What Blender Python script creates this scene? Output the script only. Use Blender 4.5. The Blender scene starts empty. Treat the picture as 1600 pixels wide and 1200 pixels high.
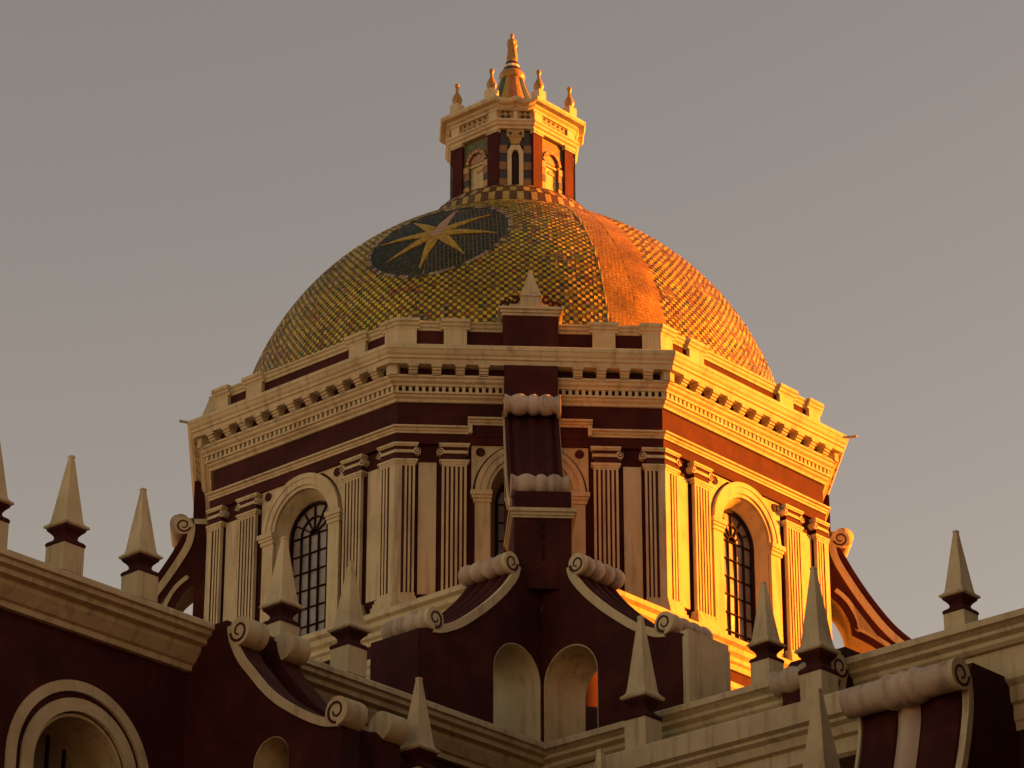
import bpy, bmesh, math, random
from math import sin, cos, pi, radians, sqrt, atan2, asin, acos, tan
from mathutils import Vector

random.seed(7)
S2 = sqrt(.5)
T8 = tan(pi / 8)
ZO = 1.7                      # eye height: all heights below are measured from eye level
scene = bpy.context.scene
COL = scene.collection

# ------------------------------------------------------------------ camera
A0 = 0.056                    # camera azimuth relative to the building's diagonal
DIST = 78.0
cd = bpy.data.cameras.new('camera')
cam = bpy.data.objects.new('camera', cd)
COL.objects.link(cam)
cam.location = (-DIST * sin(A0), -DIST * cos(A0), ZO)
cam.rotation_euler = (pi / 2 + 0.4268, 0, -A0)
cd.sensor_fit = 'HORIZONTAL'
cd.sensor_width = 36.0
cd.lens = 36.0 * 5380.0 / 1600.0
cd.clip_start = 0.5
cd.clip_end = 5000.0
scene.camera = cam

# ------------------------------------------------------------------ sky, sun, exposure
SUN_AZ = radians(98.5)        # measured from the diagonal front towards the right
SUN_EL = radians(9.0)
sun_dir = Vector((sin(SUN_AZ) * cos(SUN_EL), -cos(SUN_AZ) * cos(SUN_EL), sin(SUN_EL)))
world = bpy.data.worlds.new('World')
scene.world = world
world.use_nodes = True
wn, wl = world.node_tree.nodes, world.node_tree.links
wn.clear()
sky = wn.new('ShaderNodeTexSky')
sky.sky_type = 'NISHITA'
sky.sun_disc = False
sky.sun_elevation = SUN_EL
sky.sun_rotation = atan2(sun_dir.x, sun_dir.y)
sky.altitude = 2100
sky.air_density = 1.0
sky.dust_density = 2.5
sky.ozone_density = 0.6
wtint = wn.new('ShaderNodeMix')
wtint.data_type = 'RGBA'
wtint.blend_type = 'MULTIPLY'
wtint.inputs[0].default_value = 1.0
wtint.inputs[7].default_value = (1.25, 0.715, 0.432, 1)
wl.new(sky.outputs[0], wtint.inputs[6])
bg = wn.new('ShaderNodeBackground')
bg.inputs[1].default_value = 0.05
wl.new(wtint.outputs[2], bg.inputs[0])
wo = wn.new('ShaderNodeOutputWorld')
wl.new(bg.outputs[0], wo.inputs[0])

sd = bpy.data.lights.new('sun', 'SUN')
sd.energy = 5.0
sd.angle = radians(0.5)
sd.color = (1.0, 0.215, 0.002)
sun = bpy.data.objects.new('sun', sd)
COL.objects.link(sun)
sun.rotation_euler = sun_dir.to_track_quat('Z', 'Y').to_euler()
sun.location = (40, 0, 60)

vs = scene.view_settings
vs.view_transform = 'Standard'
vs.look = 'None'
vs.gamma = 1.0
vs.exposure = 2.52
vs.use_curve_mapping = False


# ------------------------------------------------------------------ materials
def newmat(name):
    m = bpy.data.materials.new(name)
    m.use_nodes = True
    n, l = m.node_tree.nodes, m.node_tree.links
    b = n['Principled BSDF']
    return m, n, l, b


def ramp(n, pts):
    r = n.new('ShaderNodeValToRGB')
    e = r.color_ramp.elements
    e[0].position, e[0].color = pts[0][0], (*pts[0][1], 1)
    e[1].position, e[1].color = pts[1][0], (*pts[1][1], 1)
    for p, c in pts[2:]:
        x = e.new(p)
        x.color = (*c, 1)
    return r


def noise(n, l, scale, detail=6, rough=.6, stretch=None):
    g = n.new('ShaderNodeNewGeometry')
    src = g.outputs['Position']
    if stretch:
        mp = n.new('ShaderNodeMapping')
        mp.inputs['Scale'].default_value = stretch
        l.new(src, mp.inputs[0])
        src = mp.outputs[0]
    t = n.new('ShaderNodeTexNoise')
    t.inputs['Scale'].default_value = scale
    t.inputs['Detail'].default_value = detail
    t.inputs['Roughness'].default_value = rough
    l.new(src, t.inputs['Vector'])
    return t


def mixc(n, l, fac, a, b, mode='MIX'):
    m = n.new('ShaderNodeMix')
    m.data_type = 'RGBA'
    m.blend_type = mode
    for sock, val in ((0, fac), (6, a), (7, b)):
        if hasattr(val, 'is_linked'):
            l.new(val, m.inputs[sock])
        elif isinstance(val, (int, float)):
            m.inputs[sock].default_value = val
        else:
            m.inputs[sock].default_value = (*val, 1)
    return m.outputs[2]


def plaster(name, base, dark, light, rough=.85, stain=(.2, .14, .09), stain_amt=.45, bump=.25):
    m, n, l, b = newmat(name)
    t1 = noise(n, l, 1.1, 8, .65)
    r1 = ramp(n, [(.30, dark), (.52, base), (.75, light)])
    l.new(t1.outputs[0], r1.inputs[0])
    # vertical rain streaks
    t2 = noise(n, l, 3.0, 5, .6, (1.8, 1.8, .16))
    r2 = ramp(n, [(.52, (0, 0, 0)), (.76, (1, 1, 1))])
    l.new(t2.outputs[0], r2.inputs[0])
    mu = n.new('ShaderNodeMath')
    mu.operation = 'MULTIPLY'
    mu.inputs[1].default_value = stain_amt
    l.new(r2.outputs[0], mu.inputs[0])
    c = mixc(n, l, mu.outputs[0], r1.outputs[0], stain)
    # dark specks where the paint has flaked
    t3 = noise(n, l, 14.0, 4, .7)
    r3 = ramp(n, [(.68, (0, 0, 0)), (.74, (1, 1, 1))])
    l.new(t3.outputs[0], r3.inputs[0])
    mu2 = n.new('ShaderNodeMath')
    mu2.operation = 'MULTIPLY'
    mu2.inputs[1].default_value = stain_amt * 1.2
    l.new(r3.outputs[0], mu2.inputs[0])
    c = mixc(n, l, mu2.outputs[0], c, stain)
    t5 = noise(n, l, 31.0, 3, .5)
    r5 = ramp(n, [(.74, (0, 0, 0)), (.77, (1, 1, 1))])
    l.new(t5.outputs[0], r5.inputs[0])
    mu3 = n.new('ShaderNodeMath')
    mu3.operation = 'MULTIPLY'
    mu3.inputs[1].default_value = .35
    l.new(r5.outputs[0], mu3.inputs[0])
    c = mixc(n, l, mu3.outputs[0], c, tuple(min(.7, 2.2 * q + .03) for q in light))
    l.new(c, b.inputs['Base Color'])
    b.inputs['Roughness'].default_value = rough
    b.inputs['Specular IOR Level'].default_value = .2
    t4 = noise(n, l, 22.0, 5, .6)
    bp = n.new('ShaderNodeBump')
    bp.inputs['Strength'].default_value = bump
    bp.inputs['Distance'].default_value = .02
    l.new(t4.outputs[0], bp.inputs['Height'])
    l.new(bp.outputs[0], b.inputs['Normal'])
    return m


M = {}
M['cream'] = plaster('cream_paint', (.51, .465, .285), (.41, .365, .215), (.57, .525, .335), stain=(.19, .155, .115), stain_amt=.7)
M['stone'] = plaster('weathered_stone', (.47, .40, .30), (.30, .25, .185), (.55, .48, .37), stain=(.12, .10, .08), stain_amt=.7, bump=.5)
M['maroon'] = plaster('maroon_plaster', (.047, .0095, .0082), (.024, .0050, .0047), (.080, .0185, .0150), stain=(.019, .0065, .006), stain_amt=.5)


def plain(name, col, rough=.6, spec=.3, var=.25, scale=8.0):
    m, n, l, b = newmat(name)
    t = noise(n, l, scale, 5, .6)
    r = ramp(n, [(.3, tuple(c * (1 - var) for c in col)), (.7, tuple(min(1, c * (1 + var)) for c in col))])
    l.new(t.outputs[0], r.inputs[0])
    l.new(r.outputs[0], b.inputs['Base Color'])
    b.inputs['Roughness'].default_value = rough
    b.inputs['Specular IOR Level'].default_value = spec
    return m


M['iron'] = plain('dark_iron', (.018, .009, .008), .8, .1)
M['groove'] = plain('groove_maroon_paint', (.05, .012, .012), .9)  # maroon paint of the flute grooves, bosses and spiral lines
M['cable'] = plain('black_cable', (.015, .015, .015), .5)
M['grout'] = plain('grout', (.26, .19, .10), .9)
M['gold'] = plain('glazed_gold', (.30, .18, .03), .35, .5, .35, 14)
M['yellow_tile'] = plain('yellow_glazed_tile', (.34, .23, .05), .35, .5)
M['star_tile'] = plain('golden_star_tile', (.33, .225, .028), .5, .3, .45, 9)
M['olive_tile'] = plain('olive_glazed_tile', (.075, .08, .02), .45, .4, .6, 9)
M['brown_tile'] = plain('brown_glazed_tile', (.20, .11, .045), .4, .4)
M['green_tile'] = plain('green_glazed_tile', (.035, .065, .035), .35, .5, .4)
M['dark_tile'] = plain('dark_glazed_tile', (.03, .018, .016), .35, .5, .4)
M['orange_tile'] = plain('orange_glazed_tile', (.34, .125, .03), .35, .5)
M['pink_tile'] = plain('pale_pink_tile', (.34, .22, .15), .5, .3)
M['white_tile'] = plain('white_glazed_tile', (.62, .52, .38), .4, .4)
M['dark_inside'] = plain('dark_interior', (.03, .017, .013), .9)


def glassmat():
    m, n, l, b = newmat('dusty_window_glass')
    t = noise(n, l, 2.5, 5, .6)
    r = ramp(n, [(.3, (.13, .12, .105)), (.7, (.26, .235, .20))])
    l.new(t.outputs[0], r.inputs[0])
    l.new(r.outputs[0], b.inputs['Base Color'])
    b.inputs['Roughness'].default_value = .3
    b.inputs['Specular IOR Level'].default_value = .6
    t2 = noise(n, l, 5, 3, .5)
    bp = n.new('ShaderNodeBump')
    bp.inputs['Strength'].default_value = .12
    bp.inputs['Distance'].default_value = .05
    l.new(t2.outputs[0], bp.inputs['Height'])
    l.new(bp.outputs[0], b.inputs['Normal'])
    return m


M['glass'] = glassmat()


def tilemat():
    m, n, l, b = newmat('glazed_roof_tiles')
    a = n.new('ShaderNodeVertexColor')
    a.layer_name = 'Col'
    t = noise(n, l, 18, 4, .6)
    r = ramp(n, [(.3, (.72, .72, .72)), (.7, (1.2, 1.2, 1.2))])
    l.new(t.outputs[0], r.inputs[0])
    t2 = noise(n, l, .8, 6, .6)
    r2 = ramp(n, [(.35, (.70, .66, .60)), (.65, (1.12, 1.12, 1.1))])
    l.new(t2.outputs[0], r2.inputs[0])
    c = mixc(n, l, 1.0, a.outputs[0], r.outputs[0], 'MULTIPLY')
    c = mixc(n, l, 1.0, c, r2.outputs[0], 'MULTIPLY')
    l.new(c, b.inputs['Base Color'])
    b.inputs['Roughness'].default_value = .42
    b.inputs['Specular IOR Level'].default_value = .35
    return m


M['tiles'] = tilemat()


def bandmat():
    m, n, l, b = newmat('patched_terracotta_render')
    t = noise(n, l, 1.6, 8, .65, (1, 1, 1.6))
    r = ramp(n, [(.30, (.14, .060, .012)), (.46, (.22, .112, .020)), (.60, (.25, .135, .022)), (.72, (.30, .18, .035))])
    l.new(t.outputs[0], r.inputs[0])
    l.new(r.outputs[0], b.inputs['Base Color'])
    b.inputs['Roughness'].default_value = .7
    b.inputs['Specular IOR Level'].default_value = .2
    t2 = noise(n, l, 5, 6, .65)
    bp = n.new('ShaderNodeBump')
    bp.inputs['Strength'].default_value = .5
    bp.inputs['Distance'].default_value = .05
    l.new(t2.outputs[0], bp.inputs['Height'])
    l.new(bp.outputs[0], b.inputs['Normal'])
    return m


M['band'] = bandmat()


def paving():
    m, n, l, b = newmat('plaza_paving')
    g = n.new('ShaderNodeNewGeometry')
    br = n.new('ShaderNodeTexBrick')
    br.inputs['Scale'].default_value = 1.0
    br.inputs['Color1'].default_value = (.34, .31, .27, 1)
    br.inputs['Color2'].default_value = (.42, .38, .33, 1)
    br.inputs['Mortar'].default_value = (.14, .12, .1, 1)
    l.new(g.outputs['Position'], br.inputs['Vector'])
    l.new(br.outputs[0], b.inputs['Base Color'])
    b.inputs['Roughness'].default_value = .85
    return m


M['paving'] = paving()


# ------------------------------------------------------------------ mesh helpers
class MB:
    """collects faces of ONE part; build() links it as one mesh object"""

    def __init__(s):
        s.v, s.f, s.c = [], [], []

    def add(s, vs_, fs_, col=None):
        o = len(s.v)
        s.v += vs_
        s.f += [tuple(i + o for i in f) for f in fs_]
        if col is not None:
            s.c += [col] * len(fs_)
        return s

    def box(s, x0, x1, y0, y1, z0, z1, fn=None):
        p = [(x, y, z) for x in (x0, x1) for y in (y0, y1) for z in (z0, z1)]
        if fn:
            p = [fn(*q) for q in p]
        return s.add(p, [(0, 1, 3, 2), (4, 6, 7, 5), (0, 4, 5, 1), (2, 3, 7, 6), (0, 2, 6, 4), (1, 5, 7, 3)])

    def prism(s, poly, b0, b1, fn):
        """polygon of (a, z) extruded along b; fn(a, b, z)"""
        n = len(poly)
        p = [fn(a, b0, z) for a, z in poly] + [fn(a, b1, z) for a, z in poly]
        f = [tuple(range(n)), tuple(range(2 * n - 1, n - 1, -1))]
        f += [(i, n + i, n + (i + 1) % n, (i + 1) % n) for i in range(n)]
        return s.add(p, f)

    def loft(s, rings, closed=True, caps=True):
        n = len(rings[0])
        p = [q for r in rings for q in r]
        f = []
        for j in range(len(rings) - 1):
            for i in range(n if closed else n - 1):
                k = (i + 1) % n
                f.append((j * n + i, j * n + k, (j + 1) * n + k, (j + 1) * n + i))
        if caps and closed:
            f.append(tuple(range(n)))
            f.append(tuple(range(len(p) - 1, len(p) - n - 1, -1)))
        return s.add(p, f)

    def lathe(s, prof, fn, n=20, caps=True):
        """prof of (radius, t) about the t axis; fn(x, t, y)"""
        rings = [[fn(r * cos(2 * pi * i / n), t, r * sin(2 * pi * i / n)) for i in range(n)] for r, t in prof]
        return s.loft(rings, True, caps)

    def ribbon(s, A, B, b0, b1, fn):
        """band between polylines A and B (a, z), extruded b0..b1"""
        return s.prism(A + B[::-1], b0, b1, fn)

    def sweep(s, prof, path, closed=False):
        """prof of (out, z) swept along path = [(x, y, nx, ny)] with mitred normals"""
        rings = [[(x + nx * o, y + ny * o, z) for o, z in prof] for x, y, nx, ny in path]
        n = len(prof)
        if closed:
            rings = rings + [rings[0]]
        return s.loft(rings, True, not closed)

    def mesh(s, name, off=(0, 0, 0), recalc=True, smooth=False):
        me = bpy.data.meshes.new(name)
        ox, oy, oz = off
        me.from_pydata([(x - ox, y - oy, z - oz) for x, y, z in s.v], [], s.f)
        if recalc:
            bm = bmesh.new()
            bm.from_mesh(me)
            bmesh.ops.recalc_face_normals(bm, faces=bm.faces)
            bm.to_mesh(me)
            bm.free()
        if s.c:
            ca = me.color_attributes.new('Col', 'FLOAT_COLOR', 'CORNER')
            flat = []
            for p, c in zip(me.polygons, s.c):
                flat += list(c) * p.loop_total
            ca.data.foreach_set('color', flat)
        if smooth:
            for p in me.polygons:
                p.use_smooth = True
        return me


POS = {}


def wpos(o):
    return POS.get(o.name, (0, 0, 0))


def thing(name, label, cat, loc=(0, 0, 0), group=None, rz=0):
    o = bpy.data.objects.new(name, None)
    COL.objects.link(o)
    o.location = loc
    o.rotation_euler = (0, 0, rz)
    o.empty_display_size = .3
    o['label'] = label
    o['category'] = cat
    if group:
        o['group'] = group
    POS[o.name] = loc
    return o


def part(name, mb, mat, parent=None, rz=0, smooth=False, kind=None, recalc=True, label=None):
    """mb in the coordinates of the parent's frame with world-zero origin (offset removed here)"""
    if isinstance(mb, MB):
        off = wpos(parent) if parent else (0, 0, 0)
        me = mb.mesh(name, off, recalc, smooth)
        me.materials.append(M[mat])
    else:
        me = mb
    o = bpy.data.objects.new(name, me)
    COL.objects.link(o)
    if parent:
        o.parent = parent
        POS[o.name] = wpos(parent)
    o.rotation_euler = (0, 0, rz)
    if kind:
        o['kind'] = kind
    if label:
        o['label'] = label
    return o


def copy_tree(o, parent=None):
    c = o.copy()
    COL.objects.link(c)
    if parent:
        c.parent = parent
    for ch in o.children:
        copy_tree(ch, c)
    return c


def W(u, v, z):
    """wall axes: u along azimuth +45, v along azimuth -45"""
    return ((u - v) * S2, -(u + v) * S2, z + ZO)


def Fc(s, ap, z):
    """face axes of the face that looks along -y"""
    return (s, -ap, z + ZO)


def arc(cx, cz, r, a0, a1, n):
    return [(cx + r * cos(a0 + (a1 - a0) * i / n), cz + r * sin(a0 + (a1 - a0) * i / n)) for i in range(n + 1)]


def smoothline(pts, n=6):
    """Catmull-Rom through the points"""
    out = []
    P = [pts[0]] + list(pts) + [pts[-1]]
    for i in range(1, len(P) - 2):
        p0, p1, p2, p3 = P[i - 1], P[i], P[i + 1], P[i + 2]
        for k in range(n):
            t = k / n
            out.append(tuple(.5 * ((2 * p1[j]) + (-p0[j] + p2[j]) * t + (2 * p0[j] - 5 * p1[j] + 4 * p2[j] - p3[j]) * t * t
                                   + (-p0[j] + 3 * p1[j] - 3 * p2[j] + p3[j]) * t ** 3) for j in range(2)))
    out.append(tuple(pts[-1]))
    return out


def offset(line, d):
    """polyline moved sideways by d (to its left)"""
    out = []
    for i, p in enumerate(line):
        a = line[max(i - 1, 0)]
        b = line[min(i + 1, len(line) - 1)]
        tx, tz = b[0] - a[0], b[1] - a[1]
        q = sqrt(tx * tx + tz * tz) or 1
        out.append((p[0] - tz / q * d, p[1] + tx / q * d))
    return out


def oct_path():
    out = []
    for i in range(8):
        az = radians(22.5 + 45 * i)
        c = 1 / cos(pi / 8)
        out.append((0, 0, sin(az) * c, -cos(az) * c))
    return out


def oct_ring(prof):
    """closed octagonal moulding; prof of (apothem, z)"""
    return MB().sweep([(a, z + ZO) for a, z in prof], oct_path(), True)


def spiral(mb, ca, cz, R, b, fn, turn=1, th0=pi / 2, turns=1.35, w=.16, depth=.012, sign=1):
    """spiral line lying on a disc of radius R"""
    A, B = [], []
    n = 30
    for i in range(n + 1):
        t = i / n
        r = R * (.80 - .55 * t)
        th = th0 + turn * 2 * pi * turns * t
        hw = R * w * .5 * (1 - .4 * t)
        A.append((ca + (r - hw) * cos(th), cz + (r - hw) * sin(th)))
        B.append((ca + (r + hw) * cos(th), cz + (r + hw) * sin(th)))
    for i in range(n):
        mb.prism([A[i], A[i + 1], B[i + 1], B[i]], b, b + sign * depth, fn)
    return mb


# ------------------------------------------------------------------ ground
g = MB()
g.add([(-1500, -1500, 0), (1500, -1500, 0), (1500, 1500, 0), (-1500, 1500, 0)], [(0, 1, 2, 3)])
go = part('ground', g, 'paving')
go['kind'] = 'structure'

# ------------------------------------------------------------------ arms of the church
# left arm: wall u = 7.6, runs along v.  right arm: wall v = 7.6, runs along u.
CORN_L = [(7.60, 21.40), (7.72, 21.40), (7.74, 21.50), (7.80, 21.53), (7.95, 21.72), (7.97, 21.80), (8.10, 21.84), (8.12, 21.93),
          (8.22, 21.97), (8.24, 22.05), (8.30, 22.07), (8.30, 22.17), (8.20, 22.24), (7.60, 22.26)]
CORN_R = [(7.60, 21.70), (7.95, 21.70), (8.02, 21.76), (8.02, 21.84), (8.14, 21.90), (8.14, 21.97), (8.24, 22.03), (8.30, 22.05),
          (8.30, 22.16), (8.18, 22.23), (7.60, 22.26)]


def mu(u, v, z):                # left arm frame  (a = v, b = u)
    return W(u, v, z)


left = thing('transept_wall', 'maroon transept wall with cream cornice and round-headed window left of the dome', 'wall', W(7.6, 18, -ZO))
# the window in the left wall: rings round an opening
wc, wz = 19.97, 18.87
fL = lambda a, b, z: W(b, a, z)
hole = [(wc - 1.08, 14.5), (wc - 1.08, wz)] + arc(wc, wz, 1.08, pi, 0, 24)[1:-1] + [(wc + 1.08, wz), (wc + 1.08, 14.5)]
wallL = MB().prism([(7.6, -ZO), (wc - 1.08, -ZO)] + hole + [(wc + 1.08, -ZO), (34, -ZO), (34, 21.5), (7.6, 21.5)], 6.4, 7.6, fL)
part('wall', wallL, 'maroon', left)
part('wall_below_window', MB().prism([(wc - 1.06, -ZO), (wc + 1.06, -ZO), (wc + 1.06, 15.2), (wc - 1.06, 15.2)], 6.5, 7.58, fL), 'maroon', left)
part('cornice', MB().sweep([(o - 7.6, z + ZO) for o, z in CORN_L],
                           [(*W(7.6, 7.6, 0)[:2], S2 * 1, -S2 - 0), (*W(7.6, 34, 0)[:2], S2, -S2)]), 'cream', left)
win = MB()
for r0, r1, pr in ((1.47, 1.67, .06), (1.10, 1.34, .08)):
    o_ = [(wc - r1, 14.6)] + arc(wc, wz, r1, pi, 0, 32) + [(wc + r1, 14.6)]
    i_ = [(wc - r0, 14.6)] + arc(wc, wz, r0, pi, 0, 32) + [(wc + r0, 14.6)]
    mb = MB().ribbon(o_, i_, 7.55, 7.6 + pr, fL)
    part('window_moulding', mb, 'cream', left)
lin = MB()
i_ = [(wc - 1.02, 15.2)] + arc(wc, wz, 1.02, pi, 0, 28) + [(wc + 1.02, 15.2)]
o_ = [(wc - 1.079, 15.2)] + arc(wc, wz, 1.079, pi, 0, 28) + [(wc + 1.079, 15.2)]
lin.ribbon(o_, i_, 6.45, 7.59, fL)
part('window_reveal', lin, 'cream', left)
part('window_pane', MB().prism([(wc - 1.02, 15.2), (wc + 1.02, 15.2)] + arc(wc, wz, 1.02, 0, pi, 24), 6.42, 6.46, fL), 'glass', left)
bars = MB()
for x in (-.6, -.2, .2, .6):
    bars.prism([(wc + x - .025, 15.2), (wc + x + .025, 15.2), (wc + x + .025, wz + sqrt(1.02 ** 2 - x * x)), (wc + x - .025, wz + sqrt(1.02 ** 2 - x * x))], 6.46, 6.52, fL)
for z in (16.1, 17.0, 17.9, 18.8):
    bars.prism([(wc - 1.02, z), (wc + 1.02, z), (wc + 1.02, z + .05), (wc - 1.02, z + .05)], 6.465, 6.515, fL)
part('window_bars', bars, 'iron', left)
vault = [(-6.4, 21.3)] + [(-6.4 * cos(pi * i / 16), 21.7 + 2.4 * sin(pi * i / 16)) for i in range(17)] + [(6.4, 21.3)]
vault2 = [(-6.3, 21.3)] + [(-6.3 * cos(pi * i / 16), 21.7 + 2.9 * sin(pi * i / 16)) for i in range(17)] + [(6.3, 21.3)]
part('roof', MB().prism(vault, 7.7, 33.0, lambda a, b, z: W(a, b, z)), 'stone', left)
part('far_wall', MB().box(-7.6, -6.4, 7.7, 34, -ZO, 22.0, W), 'maroon', left)
part('end_wall', MB().box(-6.4, 6.4, 33, 34, -ZO, 21.2, W), 'maroon', left)

right = thing('nave_wall', 'long cream nave cornice above maroon wall right of the dome', 'wall', W(18, 7.6, -ZO))
fR = lambda a, b, z: W(a, b, z)
part('wall', MB().box(7.6, 34, 6.4, 7.6, -ZO, 21.75, fR), 'maroon', right)
part('cornice', MB().sweep([(o - 7.6, z + ZO) for o, z in CORN_R], [(*W(7.6, 7.6, 0)[:2], -S2, -S2), (*W(34, 7.6, 0)[:2], -S2, -S2)]), 'cream', right)
FR = [(7.6, 20.15), (7.66, 20.15), (7.68, 20.30), (7.72, 20.34), (7.72, 20.62), (7.80, 20.66), (7.82, 20.95), (7.94, 21.05), (7.96, 21.15),
      (7.86, 21.20), (7.86, 21.69), (7.6, 21.69)]
part('frieze', MB().sweep([(o - 7.6, z + ZO) for o, z in FR], [(*W(7.7, 7.6, 0)[:2], -S2, -S2), (*W(34, 7.6, 0)[:2], -S2, -S2)]), 'cream', right)
RS = [(7.9, 20.00), (8.90, 20.00), (8.98, 20.06), (8.98, 20.34), (9.08, 20.38), (9.12, 20.54), (9.22, 20.60), (9.22, 20.66), (9.32, 20.71), (9.32, 21.10), (9.28, 21.14), (7.9, 21.16)]
part('projecting_frieze', MB().sweep([(o - 7.6, z + ZO) for o, z in RS], [(*W(10.75, 7.6, 0)[:2], -S2, -S2), (*W(16.74, 7.6, 0)[:2], -S2, -S2)]), 'cream', right)
part('roof', MB().prism(vault, 12.6, 34.0, lambda a, b, z: W(b, a, z)), 'stone', right)
part('sun_blocking_bay', MB().prism(vault2, 7.74, 12.6, lambda a, b, z: W(b, a, z)), 'stone', right)  # unseen higher bay, added to keep low sun off the inner corner
part('far_wall', MB().box(7.7, 34, -7.6, -6.4, -ZO, 22.0, W), 'maroon', right)

# lower aisles in front of both arms
for nm, lab, bx, ln in (('aisle', 'low side aisle in front of the maroon transept wall', (7.62, 14.0, 12.0, 34), 1),
                        ('aisle', 'low side aisle in front of the long cream nave cornice', (8.0, 34, 7.62, 14.0), 0)):
    c = ((bx[0] + bx[1]) / 2, (bx[2] + bx[3]) / 2)
    t = thing(nm, lab, 'building', W(c[0], c[1], -ZO))
    if ln:
        part('wall', MB().box(bx[0], bx[1], bx[2], bx[3], -ZO, 14.2, W), 'maroon', t)
        part('parapet', MB().box(bx[1] - .5, bx[1] + .05, bx[2] - .05, bx[3] - .1, 14.2, 15.0, W), 'cream', t)
    else:
        part('wall', MB().box(bx[0], bx[1], bx[2], bx[3], -ZO, 14.2, W), 'maroon', t)
        part('parapet', MB().box(bx[0] + .1, bx[1] - .1, bx[3] - .5, bx[3] + .05, 14.2, 15.0, W), 'cream', t)

# ------------------------------------------------------------------ square crossing base
cb = thing('crossing_base', 'square maroon base with cream cornice under the octagonal drum', 'building', W(0, 0, -ZO))
part('wall', MB().box(-7.72, 7.72, -7.72, 7.72, -ZO, 25.95, W), 'maroon', cb)


def sq_ring(prof):
    path = [(0, 0, *[c for c in W(a, b, 0)[:2]]) for a, b in ((1, 1), (1, -1), (-1, -1), (-1, 1))]
    return MB().sweep([(o, z + ZO) for o, z in prof], path, True)


part('cornice', sq_ring([(7.6, 25.72), (7.78, 25.72), (7.80, 25.84), (7.86, 25.88), (7.86, 25.98), (7.95, 26.05), (7.97, 26.16), (8.06, 26.22), (8.06, 26.33), (7.95, 26.40), (7.6, 26.42)]), 'cream', cb)
part('lower_band', sq_ring([(7.6, 24.92), (7.75, 24.92), (7.76, 25.02), (7.80, 25.08), (7.80, 25.20), (7.855, 25.26), (7.855, 25.36), (7.80, 25.42), (7.6, 25.43)]), 'cream', cb)
part('roof', MB().box(-7.6, 7.6, -7.6, 7.6, 25.95, 26.38, W), 'stone', cb)

# ------------------------------------------------------------------ octagonal drum
drum = thing('octagonal_drum', 'octagonal maroon drum with cream fluted pilasters and arched windows under the tiled dome', 'drum', (0, 0, 26.4 + ZO))
ALLK = (-2, -1, 0, 1, 2)


def onfaces(name, mb, mat, ks=ALLK, parent=drum, smooth=False, kind=None, key=None):
    """one mesh shared by several faces of the drum; returns {k: object}"""
    me = mb.mesh(name, wpos(drum), True, smooth)
    me.materials.append(M[mat])
    out = {}
    for k in ks:
        p = parent[k] if isinstance(parent, dict) else parent
        o = bpy.data.objects.new(name, me)
        COL.objects.link(o)
        o.parent = p
        o.rotation_euler = (0, 0, radians(45 * k) if p is drum else 0)
        if kind:
            o['kind'] = kind
        out[k] = o
    return out


def P2(poly, b0, b1):
    return MB().prism(poly, b0, b1, Fc)


RW, ZS, ZW = .88, 29.50, 26.78       # window opening: half width, springing, sill
hw = lambda ap: ap * T8 - .001
AP = 7.14
wall = P2([(-hw(AP), 26.4), (-RW, 26.4), (-RW, ZS)] + arc(0, ZS, RW, pi, 0, 28)[1:-1] + [(RW, ZS), (RW, 26.4), (hw(AP), 26.4), (hw(AP), 31.2), (-hw(AP), 31.2)], 6.35, AP)
walls = onfaces('wall', wall, 'maroon', range(-3, 5))
onfaces('sill_wall', P2([(-RW + .01, 26.42), (RW - .01, 26.42), (RW - .01, ZW), (-RW + .01, ZW)], 6.36, AP + .04), 'cream')

# splayed cream reveal
rv = MB()
n = 28
front = [(-RW + .004, ZW)] + arc(0, ZS, RW - .004, pi, 0, n) + [(RW - .004, ZW)]
back = [(-.755, ZW)] + arc(0, ZS - .06, .755, pi, 0, n) + [(.755, ZW)]
rv.loft([[Fc(a, AP - .005, z) for a, z in front], [Fc(a, 6.76, z) for a, z in back]], False, False)
onfaces('window_reveal', rv, 'cream', smooth=False)

# windows: frame (part) > panes, glazing bars
WR, WS = .70, 29.42
outl = [(-.76, ZW)] + arc(0, WS, .76, pi, 0, n) + [(.76, ZW)]
inl = [(-WR, ZW + .0)] + arc(0, WS, WR, pi, 0, n) + [(WR, ZW)]
frame = MB().ribbon(outl, inl, 6.66, 6.82, Fc)
fr = onfaces('window', frame, 'iron')
colx = [-WR, -.42, -.14, .14, .42, WR]
rowz = [ZW + (WS - ZW) * i / 6 for i in range(7)]
bars = MB()
for i, x in enumerate(colx[1:-1]):
    bars.box(x - .012, x + .012, 6.70, 6.79, ZW, WS, Fc)
for z in rowz[1:]:
    bars.box(-WR, WR, 6.71, 6.785, z - .011, z + .011, Fc)
for r in (.14, .42):
    bars.ribbon(arc(0, WS, r + .018, 0, pi, 16), arc(0, WS, r - .018, 0, pi, 16), 6.71, 6.782, Fc)
for a in (30, 60, 90, 120, 150):
    c_, s_ = cos(radians(a)), sin(radians(a))
    px, pz = -s_ * .016, c_ * .016
    bars.prism([(c_ * .14 + px, WS + s_ * .14 + pz), (c_ * .14 - px, WS + s_ * .14 - pz), (c_ * WR - px, WS + s_ * WR - pz), (c_ * WR + px, WS + s_ * WR + pz)], 6.712, 6.78, Fc)
onfaces('glazing_bars', bars, 'iron', parent=fr)
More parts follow.
